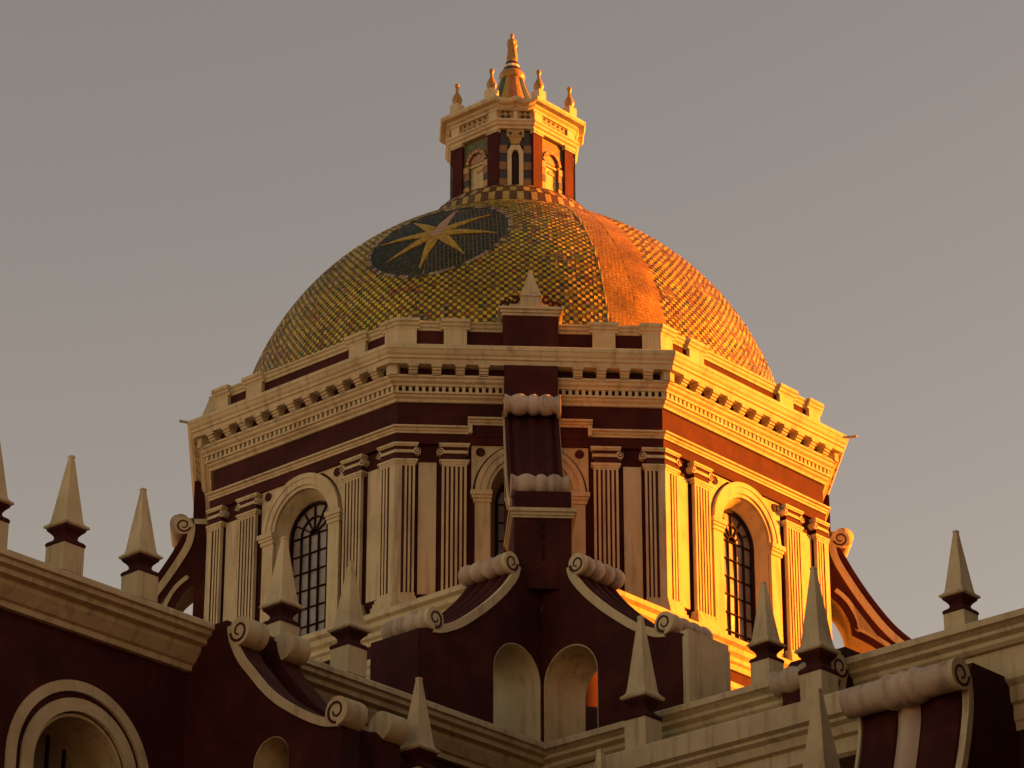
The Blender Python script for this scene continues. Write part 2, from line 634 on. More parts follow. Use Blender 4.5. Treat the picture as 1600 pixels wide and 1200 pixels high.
for i in range(5):
    for j in range(6):
        tx, tz = random.uniform(-.006, .006), random.uniform(-.006, .006)
        x0, x1, z0, z1 = colx[i] + .018, colx[i + 1] - .018, rowz[j] + .016, rowz[j + 1] - .016
        pn = MB().add([Fc(x0, 6.74 - tx - tz, z0), Fc(x1, 6.74 + tx - tz, z0), Fc(x1, 6.74 + tx + tz, z1), Fc(x0, 6.74 - tx + tz, z1)], [(0, 1, 2, 3)])
        onfaces('pane', pn, 'glass', parent=fr)
for r0, r1, st in ((.16, .40, 30), (.44, WR, 30)):
    for a in range(0, 180, st):
        q = arc(0, WS, r1, radians(a + 1.5), radians(a + st - 1.5), 4) + arc(0, WS, r0, radians(a + st - 3), radians(a + 3), 4)
        tl = random.uniform(-.02, .02)
        onfaces('pane', MB().add([Fc(x, 6.74 + tl * x, z) for x, z in q], [tuple(range(len(q)))]), 'glass', parent=fr)
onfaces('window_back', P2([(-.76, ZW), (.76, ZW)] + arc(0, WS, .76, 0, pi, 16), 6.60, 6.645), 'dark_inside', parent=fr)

# spandrel panel, archivolt, imposts, piers
for ks, zt in (((-1, 1), 30.66), ((-2, 0, 2), 30.84)):
    sp = P2([(-1.31, 29.56), (-1.285, 29.56)] + [p for p in arc(0, ZS, 1.285, pi - .05, .05, 30) if p[1] < zt - .02] + [(1.285, 29.56), (1.31, 29.56), (1.31, zt), (-1.31, zt)], AP - .03, AP + .045)
    onfaces('spandrel_panel', sp, 'cream', ks)
av = MB()
for r0, r1, d in ((1.12, 1.235, .12), (.97, 1.12, .10), (.885, .97, .06)):
    av.ribbon(arc(0, ZS, r1, 0, pi, 32), arc(0, ZS, r0, 0, pi, 32), AP - .03, AP + d, Fc)
onfaces('archivolt', av, 'cream')
for sg in (-1, 1):
    def bxs(x0, x1, a0, a1, z0, z1, mb):
        mb.box(min(sg * x0, sg * x1), max(sg * x0, sg * x1), a0, a1, z0, z1, Fc)
    mb = MB()
    bxs(.845, 1.33, AP - .03, AP + .17, 29.44, 29.55, mb)
    bxs(.855, 1.30, AP - .03, AP + .14, 29.37, 29.44, mb)
    bxs(.865, 1.27, AP - .03, AP + .11, 29.28, 29.37, mb)
    im = onfaces('impost', mb, 'cream')
    mb = MB()
    bxs(.885, 1.23, AP - .03, AP + .08, ZW - .1, 29.28, mb)
    onfaces('window_jamb', mb, 'cream')
    # round boss on the spandrel
    mb = MB()
    ca, cz = sg * 1.11, 30.50
    mb.lathe([(.001, 0), (.105, 0), (.105, .02), (.085, .03), (.07, .012), (.03, .015), (.001, .03)],
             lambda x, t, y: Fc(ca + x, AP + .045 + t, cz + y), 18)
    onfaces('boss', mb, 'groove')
    # white panels between the pilasters
    mb = MB()
    bxs(2.09, 2.49, AP - .03, AP + .05, 27.08, 30.22, mb)
    onfaces('plain_panel', mb, 'cream')


def fluted(mb, x0, x1, z0, z1, nr, ap0, ap1, gw=.5):
    """vertical fillets with grooves between"""
    wd = x1 - x0
    u = wd / (nr + (nr - 1) * gw)
    for i in range(nr):
        a = x0 + i * u * (1 + gw)
        mb.box(a, a + u, ap0, ap1, z0, z1, Fc)
    return mb


ZB0, ZB1, ZP1 = 26.70, 27.06, 30.66        # base, shaft foot, shaft head
for sg in (-1, 1):
    x0, x1 = (1.41, 1.98) if sg > 0 else (-1.98, -1.41)
    cx = (x0 + x1) / 2
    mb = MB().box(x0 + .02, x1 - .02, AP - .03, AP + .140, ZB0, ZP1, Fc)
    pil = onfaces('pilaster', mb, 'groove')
    mb = MB()
    fluted(mb, x0 + .01, x1 - .01, ZB1 - .02, 30.10, 6, AP + .06, AP + .156, .95)
    mb.box(x0 + .01, x1 - .01, AP + .06, AP + .157, 30.10, 30.15, Fc)
    mb.box(x0 - .02, x1 + .02, AP - .02, AP + .172, 30.15, 30.20, Fc)
    mb.box(x0 - .05, x1 + .05, AP - .02, AP + .19, 30.20, 30.255, Fc)
    onfaces('fluting', mb, 'cream', parent=pil)
    mb = MB()
    for e, z0, z1 in ((.02, 26.97, 27.06), (.05, 26.88, 26.97), (.08, 26.78, 26.88), (.11, 26.66, 26.78)):
        mb.box(x0 - e, x1 + e, AP - .02, AP + .17 + e, z0, z1, Fc)
    onfaces('pilaster_base', mb, 'cream', parent=pil)
    # scroll capital
    for ks, ends in (((-1, 1), (-1, 1)), ((-2, 0, 2), (sg,))):
        mb = MB()
        mb.box(x0 - .06, x1 + .06, AP - .02, AP + .205, 30.60, 30.65, Fc)
        mb.box(x0 - .04, x1 + .04, AP - .02, AP + .185, 30.565, 30.60, Fc)
        mb.box(x0 - .02, x1 + .02, AP - .02, AP + .160, 30.45, 30.485, Fc)
        mb.box(x0 - .02, x1 + .02, AP - .02, AP + .172, 30.41, 30.45, Fc)
        for e in ends:
            ex = (x1 + .03) if e > 0 else (x0 - .03)
            mb.lathe([(.001, -.1), (.085, -.1), (.085, .17), (.001, .175)], lambda x, t, y: Fc(ex + x, AP + t, 30.46 + y), 16)
        cp = onfaces('capital', mb, 'cream', ks, parent=pil)
        gs = MB()
        for e in ends:
            ex = (x1 + .03) if e > 0 else (x0 - .03)
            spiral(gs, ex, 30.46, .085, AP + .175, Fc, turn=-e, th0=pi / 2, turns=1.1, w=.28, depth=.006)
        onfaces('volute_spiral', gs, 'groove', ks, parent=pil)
    # corner pilaster: half on each face, joined at the mitre
    ap0, ap1 = AP - .02, AP + .10
    xa, c0, c1 = 2.57, hw(ap0), hw(ap1)

    def mit(mb, xin, a0, a1, z0, z1):
        p = [(xin, a0), (hw(a0), a0), (hw(a1), a1), (xin, a1)]
        mb.prism([(sg * x, a) for x, a in p], z0, z1, lambda a, b, z: Fc(a, z, b))

    mb = MB()
    mit(mb, 2.59, AP - .03, AP + .140, ZB0, ZP1)
    cpil = onfaces('corner_pilaster', mb, 'groove')
    mb = MB()
    xs = [2.57, 2.66, 2.75, 2.84, 2.93]
    for i in range(4):
        x0_ = xs[i] + .0
        x1_ = x0_ + .048
        if i < 3:
            mb.box(min(sg * x0_, sg * x1_), max(sg * x0_, sg * x1_), AP + .06, AP + .155, ZB1 - .02, 30.10, Fc)
    mit(mb, 2.86, AP + .06, AP + .155, ZB1 - .02, 30.10)
    mit(mb, 2.57, AP + .06, AP + .157, 30.10, 30.15)
    mit(mb, 2.54, AP - .02, AP + .172, 30.15, 30.20)
    mit(mb, 2.51, AP - .02, AP + .19, 30.20, 30.255)
    onfaces('fluting', mb, 'cream', parent=cpil)
    mb = MB()
    for e, z0, z1 in ((.02, 26.97, 27.06), (.05, 26.88, 26.97), (.08, 26.78, 26.88), (.11, 26.66, 26.78)):
        mit(mb, 2.57 - e, AP - .02, AP + .17 + e, z0, z1)
    onfaces('pilaster_base', mb, 'cream', parent=cpil)
    mb = MB()
    mit(mb, 2.50, AP - .02, AP + .205, 30.60, 30.65)
    mit(mb, 2.52, AP - .02, AP + .185, 30.565, 30.60)
    mit(mb, 2.54, AP - .02, AP + .160, 30.45, 30.485)
    mit(mb, 2.54, AP - .02, AP + .172, 30.41, 30.45)
    ex = sg * 2.53
    mb.lathe([(.001, -.1), (.085, -.1), (.085, .17), (.001, .175)], lambda x, t, y: Fc(ex + x, AP + t, 30.46 + y), 16)
    onfaces('capital', mb, 'cream', parent=cpil)
    gs = MB()
    spiral(gs, ex, 30.46, .085, AP + .175, Fc, turn=sg, th0=pi / 2, turns=1.1, w=.28, depth=.006)
    onfaces('volute_spiral', gs, 'groove', parent=cpil)

# entablature rings
part('architrave', oct_ring([(6.4, 30.66), (7.24, 30.66), (7.25, 30.93), (6.4, 30.93)]), 'maroon', drum)
AM = [(7.15, 30.90), (7.28, 30.90), (7.29, 30.945), (7.32, 30.96), (7.32, 31.00), (7.38, 31.02), (7.38, 31.06), (7.15, 31.065)]
part('frieze', oct_ring([(6.4, 30.93), (7.22, 30.93), (7.22, 31.68), (6.4, 31.68)]), 'maroon', drum)


def faceprof(x0, x1, prof, mit0=False, mit1=False):
    mb = MB()
    r0 = [Fc(-hw(a) if mit0 else x0, a, z) for a, z in prof]
    r1 = [Fc(hw(a) if mit1 else x1, a, z) for a, z in prof]
    return mb.loft([r0, r1])


onfaces('architrave_moulding', faceprof(0, 0, AM, True, True), 'cream', (-1, 1))
mb = faceprof(0, -1.37, AM, True, False)
r1 = faceprof(1.37, 0, AM, False, True)
mb.add(r1.v, r1.f)
AU = [(a + .012, z + .22) for a, z in AM]
r2 = faceprof(-1.40, 1.40, AU)
mb.add(r2.v, r2.f)
for sg in (-1, 1):
    mb.box(min(sg * 1.30, sg * 1.385), max(sg * 1.30, sg * 1.385), 7.15, 7.37, 30.90, 31.13, Fc)
onfaces('architrave_moulding', mb, 'cream', (-2, 0, 2))
onfaces('raised_architrave', P2([(-1.31, 30.84), (1.31, 30.84), (1.31, 31.14), (-1.31, 31.14)], 7.15, 7.265), 'maroon', (-2, 0, 2))

corn = part('cornice', oct_ring([(6.4, 32.42), (7.70, 32.42), (7.72, 32.52), (7.76, 32.54), (7.76, 32.60), (7.80, 32.64), (7.83, 32.72), (7.85, 32.74), (7.85, 32.82), (7.78, 32.87), (6.4, 32.92)]), 'cream', drum)
part('bed_moulding', oct_ring([(6.4, 31.99), (7.43, 31.99), (7.44, 32.04), (7.50, 32.08), (7.52, 32.14), (7.56, 32.16), (7.56, 32.21), (6.4, 32.215)]), 'cream', drum)
part('modillion_backing', oct_ring([(6.4, 32.2), (7.42, 32.2), (7.42, 32.43), (6.4, 32.43)]), 'maroon', drum)
part('dentil_backing', oct_ring([(6.4, 31.84), (7.32, 31.84), (7.32, 32.0), (6.4, 32.0)]), 'maroon', drum)
part('lower_fillet', oct_ring([(6.4, 31.66), (7.28, 31.66), (7.30, 31.72), (7.36, 31.76), (7.37, 31.80), (7.42, 31.82), (7.42, 31.86), (6.4, 31.865)]), 'cream', drum)
# modillions one by one
prof = [(7.36, 32.19), (7.56, 32.19), (7.56, 32.24), (7.60, 32.245), (7.60, 32.29), (7.645, 32.30), (7.645, 32.345), (7.685, 32.355), (7.685, 32.435), (7.36, 32.435)]
for i in range(-5, 6):
    x = .53 * i
    mb = MB()
    mb.loft([[Fc(x - .10, a, z) for a, z in prof], [Fc(x + .10, a, z) for a, z in prof]])
    mb.box(x - .125, x + .125, 7.38, 7.695, 32.37, 32.43, Fc)
    ks = ALLK if abs(i) > 1 else (-1, 1)
    onfaces('modillion', mb, 'cream', ks)
for sg in (-1, 1):
    mb = MB()
    mb.prism([(sg * (hw(7.40) - .02), 7.40), (sg * hw(7.60), 7.60), (sg * (hw(7.60) - .14), 7.60), (sg * (hw(7.40) - .14), 7.40)], 32.19, 32.43, lambda a, b, z: Fc(a, z, b))
    onfaces('modillion', mb, 'cream')
# dentils: a few pixels each, one course per face
mb = MB()
for i in range(-20, 21):
    x = .15 * i
    mb.box(x - .038, x + .038, 7.28, 7.405, 31.855, 31.995, Fc)
onfaces('dentil_course', mb, 'cream', kind='stuff')

# parapet
par = part('parapet', oct_ring([(6.75, 32.88), (7.12, 32.88), (7.12, 33.54), (6.75, 33.54)]), 'maroon', drum)
CAP = [(6.7, 33.50), (7.15, 33.50), (7.16, 33.55), (7.20, 33.58), (7.21, 33.63), (7.25, 33.66), (7.25, 33.70), (6.7, 33.74)]
part('parapet_cap', oct_ring(CAP), 'cream', drum)
for sg in (-1, 1):
    mb = MB()
    x0, x1 = (1.43, 1.95) if sg > 0 else (-1.95, -1.43)
    mb.box(x0, x1, 7.0, 7.22, 32.87, 33.52, Fc)
    r = faceprof(x0 - .07, x1 + .07, [(a + .075 if a > 7 else a + .02, z + .012 + (.03 if i > 5 else 0)) for i, (a, z) in enumerate(CAP)])
    mb.add(r.v, r.f)
    onfaces('parapet_post', mb, 'cream')
    mb = MB()
    p = [(2.57, 7.0), (hw(7.0), 7.0), (hw(7.22), 7.22), (2.57, 7.22)]
    mb.prism([(sg * x, a) for x, a in p], 32.87, 33.52, lambda a, b, z: Fc(a, z, b))
    cp_ = [(a + .075 if a > 7 else a + .02, z + .012 + (.03 if i > 5 else 0)) for i, (a, z) in enumerate(CAP)]
    r = faceprof(2.50, 0, cp_, False, True) if sg > 0 else faceprof(0, -2.50, cp_, True, False)
    mb.add(r.v, r.f)
    onfaces('parapet_post', mb, 'cream')
# maroon block that carries the obelisk over each buttress
mb = MB().box(-.62, .62, 6.8, 7.66, 32.88, 33.68, Fc)
blk = onfaces('parapet_block', mb, 'maroon', (-2, 0, 2))
mb = MB()
mb.box(-.66, .66, 6.76, 7.70, 33.68, 33.74, Fc)
mb.box(-.70, .70, 6.72, 7.74, 33.74, 33.81, Fc)
mb.box(-.74, .74, 6.68, 7.79, 33.81, 33.87, Fc)
onfaces('block_cap', mb, 'cream', (-2, 0, 2))
# drum plinth
part('plinth', oct_ring([(6.4, 26.38), (7.44, 26.38), (7.44, 26.60), (7.38, 26.66), (6.4, 26.67)]), 'cream', drum)
# water spouts on the cornice corners
for k in (-2, 1):
    az = radians(45 * k + 22.5)
    mb = MB()
    d = Vector((sin(az), -cos(az), 0))
    R = Vector((cos(az), sin(az), 0))
    rings = []
    for t in (8.3, 8.70):
        rings.append([tuple(d * t + R * (.035 * cos(q)) + Vector((0, 0, 32.80 + ZO + .035 * sin(q)))) for q in [2 * pi * i / 8 for i in range(8)]])
    mb.loft(rings)
    part('water_spout', mb, 'stone', drum)

# ------------------------------------------------------------------ flying buttresses
def roll_profile(R, L, kind):
    """radius along the roll: (r, t) with t from -L/2 to L/2"""
    out = []
    N = 40
    for i in range(N + 1):
        t = i / N
        if kind == 'three':           # flared end, bulb, narrow bulb, bulb, flared end
            if t < .12:
                r = 1.0 - .25 * (t / .12)
            elif t < .42:
                r = .75 + .28 * sin(pi * (t - .12) / .30) ** .8
            elif t < .62:
                r = .72 + .30 * sin(pi * (t - .42) / .20) ** .7
            elif t < .88:
                r = .72 + .30 * sin(pi * (t - .62) / .26) ** .8
            else:
                r = .75 + .25 * ((t - .88) / .12)
        elif kind == 'four':
            q = (t * 4) % 1
            r = .72 + .30 * sin(pi * q) ** .6
        elif kind == 'long':
            if .34 < t < .70:
                q = ((t - .34) / .12) % 1
                r = .84 + .34 * sin(pi * q) ** .7
            else:
                r = .98
        else:
            r = 1.0
        out.append((R * r, (t - .5) * L))
    return [(.001, -L / 2 - .001)] + out + [(.001, L / 2 + .001)]


def flute_sheet(line, b0, b1, fn, n=3, depth=.07, base=.0, seg=8):
    """concave scalloped surface that follows a curve"""
    rows = []
    off = {}
    for j in range(n * seg + 1):
        t = j / (n * seg)
        h = base + depth * (abs(sin(pi * n * t)) - 1)
        l2 = offset(line, h)
        rows.append([fn(a, b0 + (b1 - b0) * t, z) for a, z in l2])
    return MB().loft(rows, False, False)


def Bk(r, w, z):
    return (w, -r, z + ZO)


curve = smoothline([(7.80, 31.10), (7.98, 30.80), (8.22, 30.35), (8.59, 29.74), (9.04, 29.12), (9.44, 28.72), (9.95, 28.36), (10.45, 28.14)], 5)
scurve = smoothline([(7.97, 31.40), (7.93, 31.15), (7.99, 30.80), (8.22, 30.35), (8.59, 29.74), (9.04, 29.12), (9.44, 28.72), (9.95, 28.36), (10.40, 28.16)], 5)
intr = smoothline([(9.50, 27.4), (9.30, 27.95), (8.95, 28.30), (8.71, 28.47), (8.51, 28.60), (8.16, 28.78)], 4)
intr2 = smoothline([(8.16, 28.78), (8.12, 29.10), (7.98, 29.41), (7.84, 29.60), (7.66, 29.76)], 4)
HWB = .58
fb = thing('flying_buttress', 'flying buttress with scroll rolls on the shaded front face of the drum', 'buttress', (0, 0, 25.8 + ZO), 'flying buttresses round the drum')
poly = [(7.16, 31.36), (7.78, 31.36)] + curve + [(10.55, 28.06), (10.55, 27.0), (9.95, 26.0), (9.50, 26.0)] + intr + intr2[1:] + [(7.66, 26.45), (7.16, 26.45)]
part('body', MB().prism(poly, -HWB, HWB, Bk), 'maroon', fb)
part('pier', MB().box(9.50, 11.46, -HWB - .02, HWB + .02, 25.62, 27.80, Bk), 'maroon', fb)
part('upper_pier', MB().box(7.1, 7.74, -.60, .60, 31.30, 32.415, Bk), 'maroon', fb)
mb = MB()
for e, z0, z1 in ((.04, 27.19, 27.24), (.07, 27.24, 27.31), (.11, 27.31, 27.39)):
    mb.box(9.48, 11.46 + e, -HWB - .02 - e, HWB + .02 + e, z0, z1, Bk)
part('moulding', mb, 'cream', fb)
mb = MB()
mb.box(7.1, 7.80, -HWB - .05, HWB + .05, 31.29, 31.42, Bk)
part('upper_moulding', mb, 'cream', fb)
for sg in (-1, 1):
    b0, b1 = (HWB - .02, HWB + .05) if sg > 0 else (-HWB - .05, -HWB + .02)
    part('edge_strip', MB().ribbon(offset(scurve, -.08), offset(scurve, -.25), b0, b1, Bk), 'cream', fb)
    low = offset(intr, -.20)[4:]
    low2 = offset(intr2, -.20)
    part('arch_strip', MB().ribbon(offset(intr, -.17)[6:] + offset(intr2, -.17)[1:], offset(intr, -.27)[6:] + offset(intr2, -.27)[1:], b0, b1, Bk), 'cream', fb)
    dmb = MB().lathe([(.001, 0), (.225, 0), (.225, .08), (.001, .08)], lambda x, t, y: Bk(7.96 + x, sg * (HWB - .02 + t), 31.25 + y), 24)
    ds = part('scroll_disc', dmb, 'cream', fb)
    part('spiral', spiral(MB(), 7.96, 31.25, .225, sg * (HWB + .06), Bk, turn=1, th0=-pi * .9, turns=1.3, w=.2, sign=sg), 'groove', ds)
# cream lining of the arch
mb = MB()
ln_ = intr + intr2[1:]
mb.loft([[Bk(a, -HWB + .01, z) for a, z in offset(ln_, .012)], [Bk(a, HWB - .01, z) for a, z in offset(ln_, .012)]], False, False)
part('arch_lining', mb, 'cream', fb)
part('roll', MB().lathe(roll_profile(.245, 1.24, 'three'), lambda x, t, y: Bk(8.05 + x, t, 31.30 + y), 24), 'stone', fb, smooth=True)
part('roll', MB().lathe(roll_profile(.255, 1.24, 'three'), lambda x, t, y: Bk(10.55 + x, t, 28.30 + y), 24), 'stone', fb, smooth=True)
part('fluted_slope', flute_sheet(curve, -HWB + .05, HWB - .05, Bk, 3, .13, .06), 'maroon', fb, smooth=True)
mb = MB()
for sg in (-1, 1):
    mb.ribbon(offset(curve, .085), offset(curve, -.02), sg * (HWB - .06), sg * (HWB + .02), Bk)
part('slope_edge', mb, 'maroon', fb)
# dark stain pipe on the front of the pier
mb = MB()
for z0, z1 in ((26.7, 26.85), (26.5, 26.6), (26.25, 26.45), (26.95, 27.1)):
    mb.box(11.46, 11.49, -.025, .025, z0, z1, Bk)
part('drain_pipe', mb, 'iron', fb)
fb_src = fb
for k, lab in ((-2, 'dark flying buttress behind the obelisks at the far shaded corner of the drum'), (2, 'sunlit flying buttress with orange scroll beside the lit face of the drum')):
    c = copy_tree(fb_src)
    c.rotation_euler = (0, 0, radians(45 * k))
    c['label'] = lab

# ------------------------------------------------------------------ obelisks with side scrolls over the parapet
ob = thing('scrolled_obelisk', 'small cream obelisk with side scrolls on the parapet above the front buttress', 'obelisk', (0, -7.45, 33.87 + ZO), 'obelisks on the drum parapet')
mb = MB()
fo = lambda x, y, z: (x, -7.45 + y, z - .13 + ZO)


def sqloft(mb, lev, fn):
    mb.loft([[fn(-h, -h, z), fn(h, -h, z), fn(h, h, z), fn(-h, h, z)] for h, z in lev])
    return mb


part('spire', sqloft(MB(), [(.27, 34.30), (.255, 34.33), (.225, 34.36), (.035, 35.00), (.045, 35.01), (.045, 35.05)], fo), 'cream', ob)
part('plinth', MB().box(-.24, .24, -.24, .24, 34.0, 34.30, fo), 'cream', ob)
for sg in (-1, 1):
    sl = smoothline([(sg * .24, 34.27), (sg * .36, 34.24), (sg * .40, 34.14), (sg * .52, 34.05), (sg * .64, 34.01)], 4)
    part('side_scroll', MB().prism([(sg * .24, 34.0)] + sl, -.10, .10, lambda a, b, z: fo(a, b, z)), 'cream', ob)
    mb = MB()
    for cx_, cz_, r_, t_ in ((.36, 34.27, .085, 1), (.58, 34.11, .10, 1)):
        A = [(sg * (cx_ + (r_ + .02) * cos(q)), cz_ + (r_ + .02) * sin(q)) for q in [2 * pi * i / 20 * .85 + (pi * .2 if cx_ < .5 else pi * 1.1) for i in range(21)]]
        B = [(sg * (cx_ + (r_ - .035) * cos(q)), cz_ + (r_ - .035) * sin(q)) for q in [2 * pi * i / 20 * .85 + (pi * .2 if cx_ < .5 else pi * 1.1) for i in range(21)]]
        mb.ribbon(A, B, -.13, -.09, lambda a, b, z: fo(a, b, z))
    ls = [(sg * .45, 34.28), (sg * .47, 34.20), (sg * .49, 34.12)]
    mb.ribbon(ls, [(a + sg * .05, z) for a, z in ls], -.128, -.092, lambda a, b, z: fo(a, b, z))
    part('scroll_line', mb, 'maroon', ob)
for k, lab in ((-2, 'small obelisk peeking over the far shaded end of the drum cornice'), (2, 'small obelisk over the sunlit buttress end of the drum parapet')):
    c = copy_tree(ob)
    az = radians(45 * k)
    c.location = (7.45 * sin(az), -7.45 * cos(az), 33.87 + ZO)
    c.rotation_euler = (0, 0, az)
    c['label'] = lab

# ------------------------------------------------------------------ tiled dome
DR, DH, DZ = 6.9, 7.0, 32.75
dome = thing('tiled_dome', 'large dome covered in yellow and dark glazed checker tiles with a star medallion', 'dome', (0, 0, DZ + ZO))


def DP(az, lat, h=0.0):
    n_ = Vector((cos(lat) * sin(az), -cos(lat) * cos(az), sin(lat)))
    return (n_.x * (DR + h), n_.y * (DR + h), DZ + ZO + n_.z * (DH + h))


sh = MB()
rings = [[DP(2 * pi * i / 128, radians(la), -.012) for i in range(128)] for la in [x * .5 for x in range(-2, 180, 4)]]
sh.loft(rings, True, True)
part('shell', sh, 'grout', dome, smooth=True)

MAZ, MLA, MRAD = radians(-22.2), radians(37.9), 14.6
mc = Vector((cos(MLA) * sin(MAZ), -cos(MLA) * cos(MAZ), sin(MLA)))
BAND0, BAND1 = radians(16.0), radians(29.0)
TS = .1
tiles, mtiles, ptiles = MB(), MB(), MB()
LIGHT = [(.51, .42, .030), (.47, .40, .032), (.54, .44, .036), (.44, .38, .028), (.51, .39, .032)]
DARK = [(.115, .07, .018), (.085, .048, .016), (.14, .09, .020), (.075, .078, .018), (.11, .068, .022)]


def addtile(mb, az0, x0, x1, l0, l1, col, hgt=.006, tilt=.0055):
    q = [random.uniform(-tilt, tilt) for _ in range(2)]
    P = []
    for x, la, sx, sl in ((x0, l0, -1, -1), (x1, l0, 1, -1), (x1, l1, 1, 1), (x0, l1, -1, 1)):
        P.append((az0 + x / (DR * cos(la)), la, hgt + sx * q[0] + sl * q[1]))
    top = [DP(a, l_, h) for a, l_, h in P]
    bot = [DP(a, l_, -.02) for a, l_, h in P]
    mb.add(top + bot, [(0, 1, 2, 3), (0, 4, 5, 1), (1, 5, 6, 2), (2, 6, 7, 3), (3, 7, 4, 0)], (*col, 1))


def patch(az, la):
    return sin(az * 9 + la * 7) * sin(az * 5 - la * 13 + 1.3) * sin(la * 17 + az * 3)


nrow = int(radians(72.5) * DR / TS)
for gk in range(8):
    az0 = radians(45 * gk if gk < 4 else 45 * gk - 360)
    vis = gk in (0, 1, 2, 6, 7)
    for j in range(-1, nrow):
        l0, l1 = (j * TS + .005) / DR, ((j + 1) * TS - .005) / DR
        lim = DR * cos(l1) * pi / 8
        m = int(lim / TS) + 1
        for i in range(-m, m + 1):
            x0, x1 = i * TS - .045, i * TS + .045
            if x0 > lim or x1 < -lim:
                continue
            x0, x1 = max(x0, -lim), min(x1, lim)
            if x1 - x0 < .008:
                continue
            la = (l0 + l1) / 2
            az = az0 + (x0 + x1) / 2 / (DR * cos(la))
            if BAND0 + .004 * sin(j * 1.9) < az < BAND1 + .008 * sin(j * .7 + 1) * sin(j * 2.3):
                f_ = random.uniform(.88, 1.08) * (1 + .22 * sin(j * .31 + 2) * sin(j * .13 + i * .35) + .18 * patch(az * 1.7, la * 1.3))
                c = random.choice([(.35, .215, .018), (.335, .195, .018), (.37, .23, .020)])
                addtile(ptiles, az0, x0 - .003, x1 + .003, l0 - .0004, l1 + .0004, tuple(q * f_ for q in c), .008, .0022)
                continue
            d_ = Vector((cos(la) * sin(az), -cos(la) * cos(az), sin(la)))
            ang = math.degrees(acos(max(-1, min(1, d_.dot(mc)))))
            if ang < MRAD:
                if True:
                    c = random.choice([(.030, .046, .026), (.022, .030, .020), (.045, .055, .035), (.035, .03, .025), (.02, .05, .02)])
                    f_ = random.uniform(.8, 1.3)
                    c = tuple(q * f_ for q in c)
                addtile(mtiles, az0, x0 + .006, x1 - .006, l0 + .0009, l1 - .0009, c, .004, .004)
                continue
            rr = random.random()
            pt = patch(az, la)
            if (i + j) % 2:
                c = random.choice(DARK)
                if rr < .06:
                    c = (.16, .10, .03)
                elif rr < .16:
                    c = (.03, .055, .015)
            else:
                c = random.choice(LIGHT)
                if rr < .035 + (.12 if pt > .4 else 0):
                    c = (.40, .16, .03)
                elif rr < .12:
                    c = (.30, .20, .10)
            if pt < -.55 and rr < .55:
                c = (.20, .14, .05)
            f_ = random.uniform(.80, 1.12)
            addtile(tiles, az0, x0, x1, l0, l1, tuple(q * f_ for q in c))
part('checker_tiles', tiles, 'tiles', dome, kind='stuff', recalc=False)
part('plain_strip_tiles', ptiles, 'tiles', dome, kind='stuff', recalc=False)
part('medallion_tiles', mtiles, 'tiles', dome, kind='stuff', recalc=False)

# star of eight rays on the medallion
en = (Vector((0, 0, 1)) - mc * mc.z).normalized()
ee = en.cross(mc)


def MP(rho, phi, h):
    a = rho / DR
    d_ = mc * cos(a) + (en * cos(phi) + ee * sin(phi)) * sin(a)
    return (d_.x * (DR + h), d_.y * (DR + h), DZ + ZO + d_.z * (DH + h))


for i in range(8):
    ph = i * pi / 4 + .10
    L_ = 1.50 if i % 2 == 0 else 1.42
    mb = MB()
    N = 8
    Lf, Rt_ = [], []
    for j in range(N + 1):
        t = j / N
        rho = .06 + (L_ - .06) * t
        wv = .155 * (t / .16) if t < .16 else .155 * (1 - (t - .16) / .84)
        wv = max(wv, .012)
        dphi = atan2(wv, rho)
        Lf.append((rho, ph - dphi))
        Rt_.append((rho, ph + dphi))
    top = [[MP(r, p, .022) for r, p in Lf], [MP(r, ph, .030) for r, p in Lf], [MP(r, p, .022) for r, p in Rt_]]
    low = [[MP(r, p, -.01) for r, p in Lf], [MP(r, p, -.01) for r, p in Rt_]]
    mb.loft([low[0], top[0], top[1], top[2], low[1]], False, False)
    part('star_ray', mb, 'pink_tile' if i == 0 else 'star_tile', dome)
mb = MB()
mb.loft([[MP(r, 2 * pi * i / 24, h) for i in range(24)] for r, h in ((.17, -.01), (.17, .038), (.08, .045), (.02, .046))], True, True)
part('star_centre', mb, 'pink_tile', dome)
rim = MB()
NRM = 84
for i in range(NRM):
    a0_, a1_ = 2 * pi * (i + .06) / NRM, 2 * pi * (i + .94) / NRM
    r0_, r1_ = radians(MRAD) * DR - .055, radians(MRAD) * DR + .045
    hh = random.uniform(.014, .026)
    top = [MP(r0_, a0_, hh), MP(r0_, a1_, hh), MP(r1_, a1_, hh), MP(r1_, a0_, hh)]
    bot = [MP(r0_, a0_, -.02), MP(r0_, a1_, -.02), MP(r1_, a1_, -.02), MP(r1_, a0_, -.02)]
    c = random.choice([(.34, .27, .17), (.28, .22, .13), (.09, .08, .045), (.06, .06, .035), (.36, .30, .20)])
    rim.add(top + bot, [(0, 1, 2, 3), (0, 4, 5, 1), (1, 5, 6, 2), (2, 6, 7, 3), (3, 7, 4, 0)], (*c, 1))
part('medallion_rim', rim, 'tiles', dome, kind='stuff', recalc=False)
nz = 60
# tile beads along the strip edges
for az in (BAND0,):
    mb = MB()
    ln_ = [[DP(az - .005, radians(1 + 70.5 * j / nz), -.01), DP(az - .003, radians(1 + 70.5 * j / nz), .016 + .008 * sin(j * 2.1)), DP(az + .003, radians(1 + 70.5 * j / nz), .016 + .008 * sin(j * 1.7)), DP(az + .005, radians(1 + 70.5 * j / nz), -.01)] for j in range(nz + 1)]
    mb.loft(ln_, False, False)
    part('strip_edge', mb, 'yellow_tile', dome)

